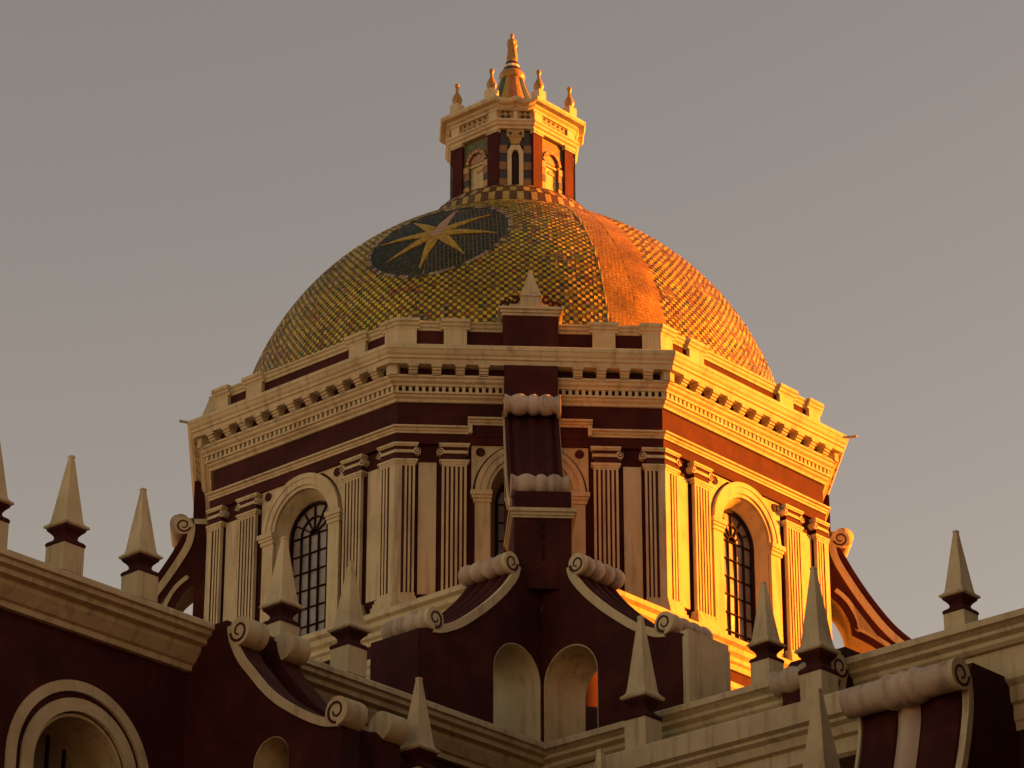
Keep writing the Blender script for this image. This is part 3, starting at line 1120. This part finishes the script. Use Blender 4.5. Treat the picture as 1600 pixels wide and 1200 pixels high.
# checkered collar below the lantern
cprof = [(2.24, 39.26), (2.23, 39.50), (2.14, 39.78), (1.96, 40.00), (1.77, 40.14), (1.60, 40.18)]
cl = MB()
cl.lathe([(1.3, 39.2), (2.15, 39.3)] + [(r - .02, z) for r, z in cprof] + [(.4, 40.18)], lambda x, t, y: (x, y, t + ZO), 96)
col_o = part('collar', cl, 'yellow_tile', dome)
ct = MB()
NC = 76
for j in range(4):
    (r0, z0), (r1, z1) = cprof[j], cprof[j + 1]
    for i in range(NC):
        a0, a1 = 2 * pi * (i + .04) / NC, 2 * pi * (i + .96) / NC
        c = random.choice([(.38, .30, .09), (.42, .33, .10), (.34, .27, .07)]) if (i + j) % 2 or j == 0 else random.choice([(.10, .055, .022), (.13, .075, .025), (.08, .045, .02)])
        if j == 0:
            c = (.40, .29, .10)
        h = random.uniform(.0, .012)
        P = [(r0, a0, z0 + .008), (r0, a1, z0 + .008), (r1, a1, z1 - .008), (r1, a0, z1 - .008)]
        top = [((r + h) * sin(a), -(r + h) * cos(a), z + ZO + h * .5) for r, a, z in P]
        bot = [((r - .03) * sin(a), -(r - .03) * cos(a), z + ZO) for r, a, z in P]
        ct.add(top + bot, [(0, 1, 2, 3), (0, 4, 5, 1), (1, 5, 6, 2), (2, 6, 7, 3), (3, 7, 4, 0)], (*c, 1))
part('collar_tiles', ct, 'tiles', dome, kind='stuff', recalc=False)

# ------------------------------------------------------------------ lantern
LB = 39.98
lan = thing('lantern', 'eight sided lantern with maroon pilasters and tiled cornice on top of the dome', 'lantern', (0, 0, LB + ZO))
PW, QW = .42, 1.50


def lan_path(p, q):
    pts = []
    for k in range(4):
        th = k * pi / 2
        for x, y in ((-p, -q), (p, -q)):
            pts.append((x * cos(th) - y * sin(th), x * sin(th) + y * cos(th)))
    return pts


def lan_ring(prof):
    """prof of (p, q, z) corner sizes"""
    rings = [[(x, y, z + ZO) for x, y in lan_path(p, q)] for p, q, z in prof]
    mb = MB()
    n_ = len(prof)
    # rings are level by level: loft around closed
    mb.loft(rings + [rings[0]], True, False)
    return mb


def lan_block(p, q, z0, z1):
    mb = MB()
    mb.loft([[(x, y, z + ZO) for x, y in lan_path(p, q)] for z in (z0, z1)])
    return mb


APW = (PW + QW) * S2
HWW = (QW - PW) * S2
part('core', lan_block(PW - .06, QW - .10, LB, 42.4), 'maroon', lan)


def onl(name, mb, mat, narrow, parent=lan, smooth=False):
    me = mb.mesh(name, wpos(lan), True, smooth)
    me.materials.append(M[mat])
    out = {}
    for k in ((0, 1, 3) if narrow else (0, 3, 1)):
        az = k * pi / 2 + (0 if narrow else pi / 4)
        o = bpy.data.objects.new(name, me)
        COL.objects.link(o)
        pp = parent[k] if isinstance(parent, dict) else parent
        o.parent = pp
        o.rotation_euler = (0, 0, az if pp is lan else 0)
        out[k] = o
    return out


# wide faces: pilasters and arched niche
for sg in (-1, 1):
    x0, x1 = (HWW - .33, HWW + .01) if sg > 0 else (-HWW - .01, -HWW + .33)
    onl('pilaster', MB().box(x0, x1, APW - .05, APW + .06, LB, 41.86, Fc), 'maroon', False)
    mb = MB()
    mb.box(x0 - .03, x1 + .03, APW - .03, APW + .11, 41.80, 41.86, Fc)
    mb.box(x0 - .015, x1 + .015, APW - .03, APW + .09, 41.75, 41.80, Fc)
    onl('pilaster_capital', mb, 'cream', False)
NR, NZ = .245, 41.18
outp = [(-.44, LB), (-NR, LB), (-NR, NZ)] + arc(0, NZ, NR, pi, 0, 14)[1:-1] + [(NR, NZ), (NR, LB), (.44, LB), (.44, 41.80), (-.44, 41.80)]
onl('green_panel', MB().prism(outp, APW - .14, APW - .02, Fc), 'olive_tile', False)
onl('niche', MB().prism([(-NR - .02, LB), (NR + .02, LB), (NR + .02, NZ)] + arc(0, NZ, NR + .02, 0, pi, 14) + [(-NR - .02, NZ)], APW - .16, APW - .085, Fc), 'cream', False)
mb = MB()
for q in range(9):
    a = pi * (q + .5) / 9
    mb.prism([(0, NZ), (NR * cos(a - .15), NZ + NR * sin(a - .15)), (NR * cos(a + .15), NZ + NR * sin(a + .15))], APW - .09, APW - .05, Fc)
onl('shell_head', mb, 'pink_tile', False)
onl('niche_sill', MB().box(-NR + .0, NR, APW - .10, APW - .03, NZ - .10, NZ - .05, Fc), 'cream', False)
onl('niche_stain', MB().box(-.06, .16, APW - .09, APW - .06, NZ - .28, NZ - .20, Fc), 'yellow_tile', False)
for q in range(9):
    a = pi * (q + .5) / 9
    cx_, cz_ = (NR + .055) * cos(a), NZ + (NR + .055) * sin(a)
    c_, s_ = cos(a), sin(a)
    hx = .042
    mb = MB().prism([(cx_ + (c_ * i - s_ * j) * hx, cz_ + (s_ * i + c_ * j) * hx) for i, j in ((-1, -1), (1, -1), (1, 1), (-1, 1))], APW - .03, APW + .02, Fc)
    onl('voussoir', mb, 'yellow_tile' if q % 2 == 0 else 'orange_tile', False)
for sg in (-1, 1):
    for q in range(6):
        z0 = LB + .02 + q * .19
        x0, x1 = (NR + .005, .435) if sg > 0 else (-.435, -NR - .005)
        onl('quoin', MB().box(x0, x1, APW - .03, APW + .005 + .01 * (q % 2), z0, z0 + .18, Fc), ('brown_tile', 'dark_tile', 'yellow_tile', 'dark_tile', 'brown_tile', 'yellow_tile')[q], False)
# narrow faces: window with chamfered head
QF = QW
onl('wall', MB().box(-PW + .015, PW - .015, QF - .12, QF - .03, 41.40, 41.86, Fc), 'dark_tile', True)
fo_ = [(-.20, LB), (-.20, 41.22), (-.11, 41.40), (.11, 41.40), (.20, 41.22), (.20, LB)]
fi_ = [(-.095, LB), (-.095, 41.14), (-.05, 41.26), (.05, 41.26), (.095, 41.14), (.095, LB)]
onl('window_frame', MB().ribbon(fo_, fi_, QF - .12, QF + .03, Fc), 'cream', True)
onl('window_opening', MB().box(-.12, .12, QF - .12, QF - .06, LB, 41.3, Fc), 'dark_inside', True)
onl('capital_block', MB().prism([(-.22, 41.62), (.22, 41.62), (.22, 41.86), (-.22, 41.86)], QF - .05, QF + .04, Fc), 'yellow_tile', True)
onl('capital_block', MB().prism([(-.10, 41.43), (.10, 41.43), (.17, 41.62), (-.17, 41.62)], QF - .05, QF + .03, Fc), 'yellow_tile', True)
for sg in (-1, 1):
    for q in range(6):
        z0 = LB + .02 + q * .235
        x0, x1 = (.205, PW - .02) if sg > 0 else (-PW + .02, -.205)
        onl('quoin', MB().box(x0, x1, QF - .10, QF - .015 + .012 * (q % 2), z0, z0 + .225, Fc), ('dark_tile', 'brown_tile')[q % 2], True)
    onl('diamond_tile', MB().prism([(sg * .13, 41.66), (sg * .13 + .05, 41.72), (sg * .13, 41.78), (sg * .13 - .05, 41.72)], QF + .02, QF + .05, Fc), 'dark_tile', True)
# entablature
LC = [(PW - .1, QW - .2, 41.84), (PW + .03, QW + .08, 41.84), (PW + .04, QW + .10, 41.90), (PW + .06, QW + .15, 41.93), (PW + .06, QW + .16, 41.98), (PW + .08, QW + .20, 42.02), (PW + .08, QW + .20, 42.06), (PW - .1, QW - .2, 42.08)]
part('lower_cornice', lan_ring(LC), 'cream', lan)
part('frieze', lan_block(PW + .02, QW + .06, 42.06, 42.36), 'yellow_tile', lan)
# eave with dipping narrow fronts
prof = [(-.30, 42.36), (.10, 42.36), (.12, 42.42), (.18, 42.46), (.20, 42.50), (.33, 42.53), (.36, 42.58), (.36, 42.64), (-.30, 42.66)]
rings = []
for k in range(4):
    th = k * pi / 2
    for t in [i / 12 for i in range(13)]:
        row = []
        for o, z in prof:
            p, q = PW + .35 * max(o, -.2), QW + o
            x = -p + 2 * p * t
            dip = -.09 * abs(sin(2 * pi * t)) ** 1.0 if z > 42.4 else -.02 * abs(sin(2 * pi * t))
            row.append((x * cos(th) + q * sin(th), x * sin(th) - q * cos(th), z + ZO + dip))
        rings.append(row)
mb = MB().loft(rings + [rings[0]], True, False)
part('eave', mb, 'cream', lan)
part('flat_roof', lan_block(PW - .05, QW - .1, 42.36, 42.60), 'green_tile', lan)
# dark diamond tiles on the frieze and under the eave
APF = (PW + .02 + QW + .06) * S2
HWF = (QW + .06 - PW - .02) * S2
for q in range(9):
    x = -HWF + .1 + (2 * HWF - .2) * q / 8
    onl('diamond_tile', MB().prism([(x, 42.10), (x + .055, 42.155), (x, 42.21), (x - .055, 42.155)], APF - .02, APF + .02, Fc), 'dark_tile', False)
    onl('diamond_tile', MB().prism([(x, 42.26), (x + .04, 42.30), (x, 42.34), (x - .04, 42.30)], APF - .02, APF + .02, Fc), 'dark_tile', False)
for x in (-.32, -.18, .18, .32):
    onl('diamond_tile', MB().prism([(x, 42.12), (x + .06, 42.18), (x, 42.24), (x - .06, 42.18)], QW + .04, QW + .08, Fc), 'dark_tile', True)
    onl('diamond_tile', MB().prism([(x, 42.27), (x + .04, 42.31), (x, 42.35), (x - .04, 42.31)], QW + .04, QW + .08, Fc), 'dark_tile', True)
onl('frieze_block', MB().box(-.05, .05, QW + .03, QW + .09, 42.07, 42.34, Fc), 'cream', True)
for sg in (-1, 1):
    onl('frieze_block', MB().box(sg * (HWF - .16) - .14, sg * (HWF - .16) + .14, APF - .03, APF + .05, 42.07, 42.34, Fc), 'cream', False)
# finials on the corners
fsrc = None
for (x, y) in lan_path(.60, 1.44):
    mb = MB()
    mb.loft([[(x + a * h * 1.414, y + b * h * 1.414, z + ZO) for a, b in ((-1, 0), (0, -1), (1, 0), (0, 1))] for h, z in ((.13, 42.56), (.13, 42.98), (.115, 43.0))])
    pd = part('finial_pedestal', mb, 'cream', lan)
    pr = [(.03, 43.0), (.09, 43.0), (.10, 43.03), (.125, 43.09), (.135, 43.15), (.115, 43.22), (.085, 43.28), (.075, 43.31), (.045, 43.34), (.04, 43.43), (.035, 43.47), (.055, 43.50), (.065, 43.55), (.055, 43.60), (.02, 43.63)]
    part('finial', MB().lathe(pr, lambda a, t, b: (x + a, y + b, t + ZO), 16), 'gold', pd, smooth=True)
# bell roof, gore by gore
rp = smoothline([(1.10, 42.62), (.84, 42.90), (.64, 43.20), (.46, 43.62), (.31, 44.08)], 5)
NG = 16
cols = ['orange_tile', 'yellow_tile', 'green_tile', 'yellow_tile']
for i in range(NG):
    a0, a1 = 2 * pi * (i - .5) / NG, 2 * pi * (i + .5) / NG
    mb = MB()
    pr_ = .0 if i % 2 else .012
    mb.loft([[((r + pr_) * sin(a), -(r + pr_) * cos(a), z + ZO) for a in (a0, (a0 + a1) / 2, a1)] for r, z in rp], False, False)
    part('roof_gore', mb, cols[i % 4], lan)
part('roof_ring', MB().lathe([(.15, 44.04), (.26, 44.04), (.32, 44.10), (.345, 44.19), (.32, 44.28), (.26, 44.35), (.15, 44.37)], lambda a, t, b: (a, b, t + ZO), 32), 'gold', lan, smooth=True)
cz0 = [(.245, 44.35), (.215, 44.44), (.185, 44.53), (.155, 44.62), (.13, 44.70)]
for i in range(4):
    part('cone_band', MB().lathe([(.05, cz0[i][1]), cz0[i], (cz0[i + 1][0] + .015, cz0[i + 1][1]), (.05, cz0[i + 1][1])], lambda a, t, b: (a, b, t + ZO), 12), ('dark_tile', 'white_tile', 'dark_tile', 'gold')[i], lan)
# cables down two corners
for (x, y) in (lan_path(PW, QW)[7], lan_path(PW, QW)[2]):
    mb = MB()
    f_ = 1.05
    mb.loft([[(x * f_ + .022 * cos(q), y * f_ + .022 * sin(q), z + ZO) for q in [2 * pi * i / 8 for i in range(8)]] for z in (39.6, 41.9)])
    part('cable', mb, 'cable', lan)

# ------------------------------------------------------------------ statue (robed figure, one surface)
st = thing('statue', 'small gold robed statue with joined hands on the lantern tip', 'statue', (0, 0, 44.68 + ZO))
prof = [(.20, 44.74), (.205, 44.80), (.185, 44.95), (.165, 45.10), (.15, 45.22), (.165, 45.32), (.175, 45.38), (.15, 45.44), (.06, 45.47), (.05, 45.49), (.07, 45.53), (.075, 45.58), (.06, 45.63), (.03, 45.655)]
prof = [(q * .70, 44.68 + (z - 44.74) * .91) for q, z in smoothline(prof, 3)]
rings = []
for r, zr in prof:
    z = 44.74 + (zr - 44.68) / .91
    row = []
    for i in range(28):
        th = 2 * pi * i / 28            # 0 = front (-y)
        d = r * (1 if z > 45.47 else (.82 + .18 * abs(sin(th))))
        if z < 45.2:
            d *= 1 + .07 * sin(th * 7 + z * 3)
        ch = math.exp(-((z - 45.31) / .06) ** 2)
        d += .065 * ch * math.exp(-(min(th, 2 * pi - th) / .45) ** 2)
        d += .035 * math.exp(-((z - 45.25) / .07) ** 2) * (math.exp(-((th - 1.3) / .4) ** 2) + math.exp(-((th - 2 * pi + 1.3) / .4) ** 2))
        row.append((d * sin(th), -d * cos(th), zr + ZO))
    rings.append(row)
part('figure', MB().loft(rings), 'gold', st, smooth=True)


# ------------------------------------------------------------------ pinnacles
def make_pinnacle(name, sc, ped, sw):
    """local origin at the foot of the neck; axes rotated to the wall directions"""
    o = thing(name, 'x', 'pinnacle', (0, 0, 0))
    r45 = lambda x, y, z: ((x - y) * S2 * sw, -(x + y) * S2 * sw, z * sc)
    part('obelisk', sqloft(MB(), [(.335, .375), (.345, .40), (.30, .425), (.258, .46), (.238, .52), (.048, 1.73), (.056, 1.735), (.056, 1.775), (.02, 1.79)], r45), 'cream', o)
    part('slab', sqloft(MB(), [(.315, .345), (.35, .365), (.35, .378)], r45), 'cream', o)
    part('neck', sqloft(MB(), [(.295, 0), (.305, .05), (.27, .09), (.20, .125), (.175, .16), (.185, .205), (.23, .255), (.285, .30), (.30, .346)], r45), 'maroon', o)
    part('pedestal', MB().box(-.285, .285, -.285, .285, -ped, .002, r45), 'cream', o)
    return o


spots = [
    # u, v, z of the neck foot, scale, pedestal, label
    (8.0, 22.65, 22.70, .98, .50, 'cream pinnacle on the transept cornice farthest from the dome'),
    (8.0, 20.90, 22.75, 1.0, .52, 'cream pinnacle on the transept cornice above the round-headed window'),
    (8.0, 19.10, 22.72, .98, .50, 'cream pinnacle on the transept cornice next to the dark drum buttress'),
    (8.0, 15.50, 22.75, 1.03, .52, 'cream pinnacle beside the top of the scroll buttress on the transept cornice'),
    (8.0, 13.67, 22.78, 1.03, .55, 'cream pinnacle on the transept cornice between scroll buttress and volute wall'),
    (11.5, 15.40, 19.15, 1.0, 4.2, 'cream pinnacle rising in front of the transept cornice below the volute wall'),
    (13.65, 7.85, 22.72, .95, .5, 'grey cream pinnacle on the nave cornice against the sunlit drum window'),
    (18.20, 7.85, 22.58, .95, .5, 'grey cream pinnacle standing alone against the sky on the nave cornice'),
    (11.46, 9.0, 21.74, 1.22, .66, 'large pinnacle on a projecting pedestal before the volute wall with cream end'),
    (15.74, 9.02, 21.66, 1.22, .60, 'large pinnacle on a projecting pedestal covering the foot of the sunlit buttress'),
    (18.15, 12.3, 17.75, 1.25, 2.9, 'pinnacle rising from below in front of the large scroll roll'),
    (13.0, 12.1, 18.0, 1.15, 3.2, 'pinnacle with only its tip showing below the nave frieze'),
]
protos = {}
for u, v, z, sc, ped, lab in spots:
    o = make_pinnacle('pinnacle', sc, ped / sc, sc * .85 if sc != 1.22 else .90)
    o.rotation_euler = (radians(random.uniform(-.7, .7)), radians(random.uniform(-.7, .7)), radians(random.uniform(-1.5, 1.5)))
    o.location = W(u, v, z)
    o['label'] = lab
    o['group'] = 'pinnacles along the church cornices'


# ------------------------------------------------------------------ scroll walls and buttresses
def scroll_unit(t, fn, curve, b_in, b_out, top, low, kind, body, strip=.17, nfl=3, fl_depth=.08, cuts=None, rollmat='stone', roll_low=None, spin=1):
    """curve goes from the top disc to the low disc; b_out is the side that shows the discs"""
    sg = 1 if b_out > b_in else -1
    L_ = abs(b_out - b_in)
    mid = (b_in + b_out) / 2
    if cuts is None:
        part('body', MB().prism(body, b_in, b_out - sg * .03, fn), 'maroon', t)
    part('edge_strip', MB().ribbon(offset(curve, 0), offset(curve, -strip), b_out - sg * .06, b_out + sg * .03, fn), 'cream', t)
    for (ca, cz, R), turn, th in ((top, 1, pi), (low, -1, -pi / 2)):
        dmb = MB().lathe([(.001, 0), (R, 0), (R, .10), (.001, .10)], lambda x, q, y: fn(ca + x, b_out - sg * .07 + sg * q, cz + y), 28)
        d = part('scroll_disc', dmb, 'cream', t)
        part('spiral', spiral(MB(), ca, cz, R, b_out + sg * .03, fn, turn=turn * spin, th0=th, turns=1.25, w=.20, sign=sg), 'groove', d)
    if cuts is None:
        for ca, cz, R in (top, low):
            part('roll', MB().lathe(roll_profile(R * .98, L_ - .05, kind), lambda x, q, y: fn(ca + x, mid - sg * .02 + q, cz + y), 24), rollmat, t, smooth=True)
        part('fluted_slope', flute_sheet(curve, b_in, b_out - sg * .04, fn, nfl, fl_depth, .05), 'maroon', t, smooth=True)


# volute walls on the two arms, meeting in the inner corner
VB, VA = 7.88, 6.55
vc = smoothline([(8.64, 26.02), (8.73, 25.76), (9.06, 25.35), (9.55, 24.89), (10.07, 24.48), (10.45, 24.22), (10.90, 24.00), (11.15, 23.94)], 4)
AO, AR, AZS = 8.62, .73, 23.60
archp = [(AO + AR, 22.0), (AO + AR, AZS)] + arc(AO, AZS, AR, 0, pi, 20)[1:-1] + [(AO - AR, AZS), (AO - AR, 22.0)]
vbody = [(7.70, 22.0), (7.70, 26.05), (8.62, 26.05)] + vc[1:] + [(11.30, 23.94), (11.58, 23.85), (11.58, 22.0)] + archp
for side in (0, 1):
    fn = (lambda a, b, z: W(b, a, z)) if side == 0 else (lambda a, b, z: W(a, b, z))
    t = thing('volute_wall', ('maroon volute wall with arch and scroll rolls on the transept side of the inner corner',
                              'maroon volute wall with cream end pier on the nave side of the inner corner')[side], 'wall', fn(9.6, 7.2, 22.0), 'volute walls at the inner corner')
    scroll_unit(t, fn, offset(vc, .10), VA, VB, (8.86, 26.04, .23), (11.14, 24.17, .24), 'four', vbody, .17, 4, .09)
    # cream lining of the arch
    la_ = [(AO + AR, 22.0)] + arc(AO, AZS, AR, 0, pi, 24) + [(AO - AR, 22.0)]
    lb_ = [(AO + AR - .025, 22.0)] + arc(AO, AZS, AR - .025, 0, pi, 24) + [(AO - AR + .025, 22.0)]
    part('arch_lining', MB().ribbon(la_, lb_, VA + .02, VB - .035, fn), 'cream', t)
    if side:
        part('end_pier', MB().box(11.57, 11.72, VA - .02, VB - .02, 22.0, 23.78, fn), 'cream', t)
        part('end_cap', MB().box(11.5, 11.70, VA - .0, VB - .05, 23.78, 23.92, fn), 'cream', t)

# scroll buttress on the left wall: two ribs with a deep groove between
sb = thing('scroll_buttress', 'dark scroll buttress with cream edge and arch leaning on the transept wall', 'buttress', W(10, 16.75, -ZO))
fb1 = lambda a, b, z: W(a, b, z)
c1 = smoothline([(8.70, 22.0), (8.77, 21.70), (9.0, 21.28), (9.33, 20.90), (9.69, 20.51), (10.11, 20.16), (10.73, 19.77), (11.23, 19.53), (11.59, 19.45)], 4)
up = offset(c1, .17)
b_arch = [(10.34, 10), (10.34, 19.2)] + arc(9.88, 19.2, .46, 0, pi, 16)[1:-1] + [(9.42, 19.2), (9.42, 10)]
bodyA = [(7.60, 22.18), (8.62, 22.18)] + up[1:-2] + [(11.62, 19.50), (11.62, 10)] + b_arch + [(7.60, 10)]
bodyM = [(7.60, 21.9), (8.5, 21.9)] + offset(c1, -.22)[1:-2] + [(11.40, 19.1), (11.40, 10)] + b_arch + [(7.60, 10)]
part('rib', MB().prism(bodyA, 17.02, 17.48, fb1), 'maroon', sb)
part('groove', MB().prism(bodyM, 16.46, 17.02, fb1), 'maroon', sb)
part('rib', MB().prism(bodyA, 15.98, 16.46, fb1), 'maroon', sb)
part('base', MB().box(7.6, 11.7, 15.95, 17.5, -ZO, 10, W), 'maroon', sb)
for ca, cz, R, th, tn in ((9.02, 21.86, .27, pi, 1), (11.56, 19.74, .27, -pi / 2, -1)):
    for b0, b1 in ((17.03, 17.55), (15.95, 16.45)):
        part('roll', MB().lathe([(.001, b0), (R, b0), (R, b1), (.001, b1)], lambda x, q, y: W(ca + x, q, cz + y), 28), 'cream', sb)
    part('spiral', spiral(MB(), ca, cz, R, 17.55, fb1, turn=tn, th0=th, turns=1.25, w=.2), 'groove', sb)
part('edge_strip', MB().ribbon(c1, offset(c1, .16), 17.44, 17.545, fb1), 'cream', sb)
la_ = [(10.339, 14)] + arc(9.88, 19.2, .459, 0, pi, 20) + [(9.421, 14)]
lb_ = [(10.32, 14)] + arc(9.88, 19.2, .44, 0, pi, 20) + [(9.44, 14)]
part('arch_lining', MB().ribbon(la_, lb_, 16.0, 17.46, fb1), 'cream', sb)

# scroll buttress on the nave wall, partly behind the large pinnacle
s2 = thing('scroll_buttress', 'small scroll buttress behind the large pinnacle pedestal on the nave wall', 'buttress', W(14.9, 7.7, 21.7))
fb2 = lambda a, b, z: W(b, a, z)
b2 = [(7.60, 22.44), (8.22, 22.44), (8.34, 22.30), (8.40, 22.1), (8.52, 21.70), (8.50, 21.15), (7.60, 21.15)]
part('body', MB().prism(b2, 14.5, 15.80, fb2), 'maroon', s2)
part('roll', MB().lathe(roll_profile(.255, 1.42, 'three'), lambda x, q, y: W(15.06 + q, 8.50 + x, 21.95 + y), 24), 'stone', s2, smooth=True)
dk = part('scroll_disc', MB().lathe([(.001, 0), (.27, 0), (.27, .10), (.001, .10)], lambda x, q, y: W(15.76 + q, 8.50 + x, 21.95 + y), 28), 'cream', s2)
part('spiral', spiral(MB(), 8.50, 21.95, .27, 15.86, fb2, turn=1, th0=pi, turns=1.25, w=.2), 'groove', dk)
es = smoothline([(8.24, 22.0), (8.28, 21.75), (8.36, 21.45), (8.42, 21.15)], 4)
part('edge_strip', MB().ribbon(es, [(a + .15, z) for a, z in es], 15.76, 15.85, fb2), 'cream', s2)

# large scroll buttress at the right
s3 = thing('scroll_buttress', 'large scroll buttress with long ribbed stone roll on the nave wall', 'buttress', W(18, 9.5, -ZO))
c3 = smoothline([(9.12, 20.80), (9.10, 20.45), (9.13, 20.10), (9.28, 19.50), (9.48, 18.90), (9.85, 18.2), (10.6, 17.4), (11.4, 16.7), (12.2, 16.3)], 4)
b3 = [(7.60, 21.12), (8.95, 21.12), (9.05, 20.95)] + offset(c3, .04)[1:] + [(12.5, 10), (7.60, 10)]
fb3 = fb2
part('body', MB().prism(b3, 16.75, 19.14, fb3), 'maroon', s3)
part('base', MB().box(16.75, 19.14, 7.6, 12.5, -ZO, 10, W), 'maroon', s3)
part('edge_strip', MB().ribbon(offset(c3, -.02), offset(c3, .13), 19.06, 19.20, fb3), 'cream', s3)
part('edge_strip', MB().ribbon(offset(c3, .0), offset(c3, .10), 16.72, 16.79, fb3), 'cream', s3)
for b0, b1 in ((16.9, 17.55), (18.15, 18.95)):
    part('flute', flute_sheet(offset(c3, .10), b0, b1, fb3, 1, .10, .06), 'maroon', s3, smooth=True)
part('middle_flute', flute_sheet(offset(c3, .08), 17.6, 18.1, fb3, 1, .14, .12), 'stone', s3, smooth=True)
part('roll', MB().lathe(roll_profile(.29, 2.42, 'long'), lambda x, q, y: W(17.93 + q, 9.46 + x, 20.76 + y), 28), 'stone', s3, smooth=True)
dk = part('scroll_disc', MB().lathe([(.001, 0), (.30, 0), (.30, .10), (.001, .10)], lambda x, q, y: W(19.12 + q, 9.46 + x, 20.76 + y), 28), 'cream', s3)
part('spiral', spiral(MB(), 9.46, 20.76, .30, 19.22, fb3, turn=1, th0=pi, turns=1.25, w=.2), 'groove', dk)

# ------------------------------------------------------------------ west front with its two bell towers (right, outside the picture)
fr_ = thing('west_front', 'maroon church front between two bell towers beyond the nave', 'building', W(36.5, 0, -ZO))
part('wall', MB().box(34.02, 38.5, -18.9, 18.9, -ZO, 31.0, W), 'maroon', fr_)
part('cornice', MB().box(33.7, 38.8, -18.6, 18.6, 31.0, 31.9, W), 'cream', fr_)
part('gable', MB().prism([(-8, 31.9), (8, 31.9), (0, 36)], 35, 37.5, lambda a, b, z: W(b, a, z)), 'maroon', fr_)
part('door', MB().box(38.5, 38.62, -2, 2, -ZO, 5, W), 'iron', fr_)
for vc_, lab in ((-24.3, 'tall maroon bell tower at the sunny end of the west front'), (24.3, 'tall maroon bell tower at the shaded end of the west front')):
    t = thing('bell_tower', lab, 'tower', W(38.6, vc_, -ZO), 'bell towers of the west front')
    part('shaft', MB().box(34, 43.5, vc_ - 5.1, vc_ + 5.1, -ZO, 34, W), 'maroon', t)
    part('cornice', MB().box(33.6, 43.9, vc_ - 5.5, vc_ + 5.5, 34, 35, W), 'cream', t)
    for sx, sy in ((0, 0), (0, 1), (1, 0), (1, 1)):
        part('belfry_pier', MB().box(34.4 + sx * 6.4, 36.7 + sx * 6.4, vc_ - 4.7 + sy * 7.1, vc_ - 2.4 + sy * 7.1, 35, 44, W), 'maroon', t)
    part('belfry_cornice', MB().box(33.8, 43.7, vc_ - 5.3, vc_ + 5.3, 44, 45.2, W), 'cream', t)
    part('cupola', MB().lathe([(4.4, 45.2), (4.2, 47), (3.5, 49), (2.2, 50.5), (.6, 51.3), (.5, 53), (.01, 53.5)], lambda a, q, b: (W(38.75, vc_, 0)[0] + a, W(38.75, vc_, 0)[1] + b, q + ZO), 24), 'yellow_tile', t)
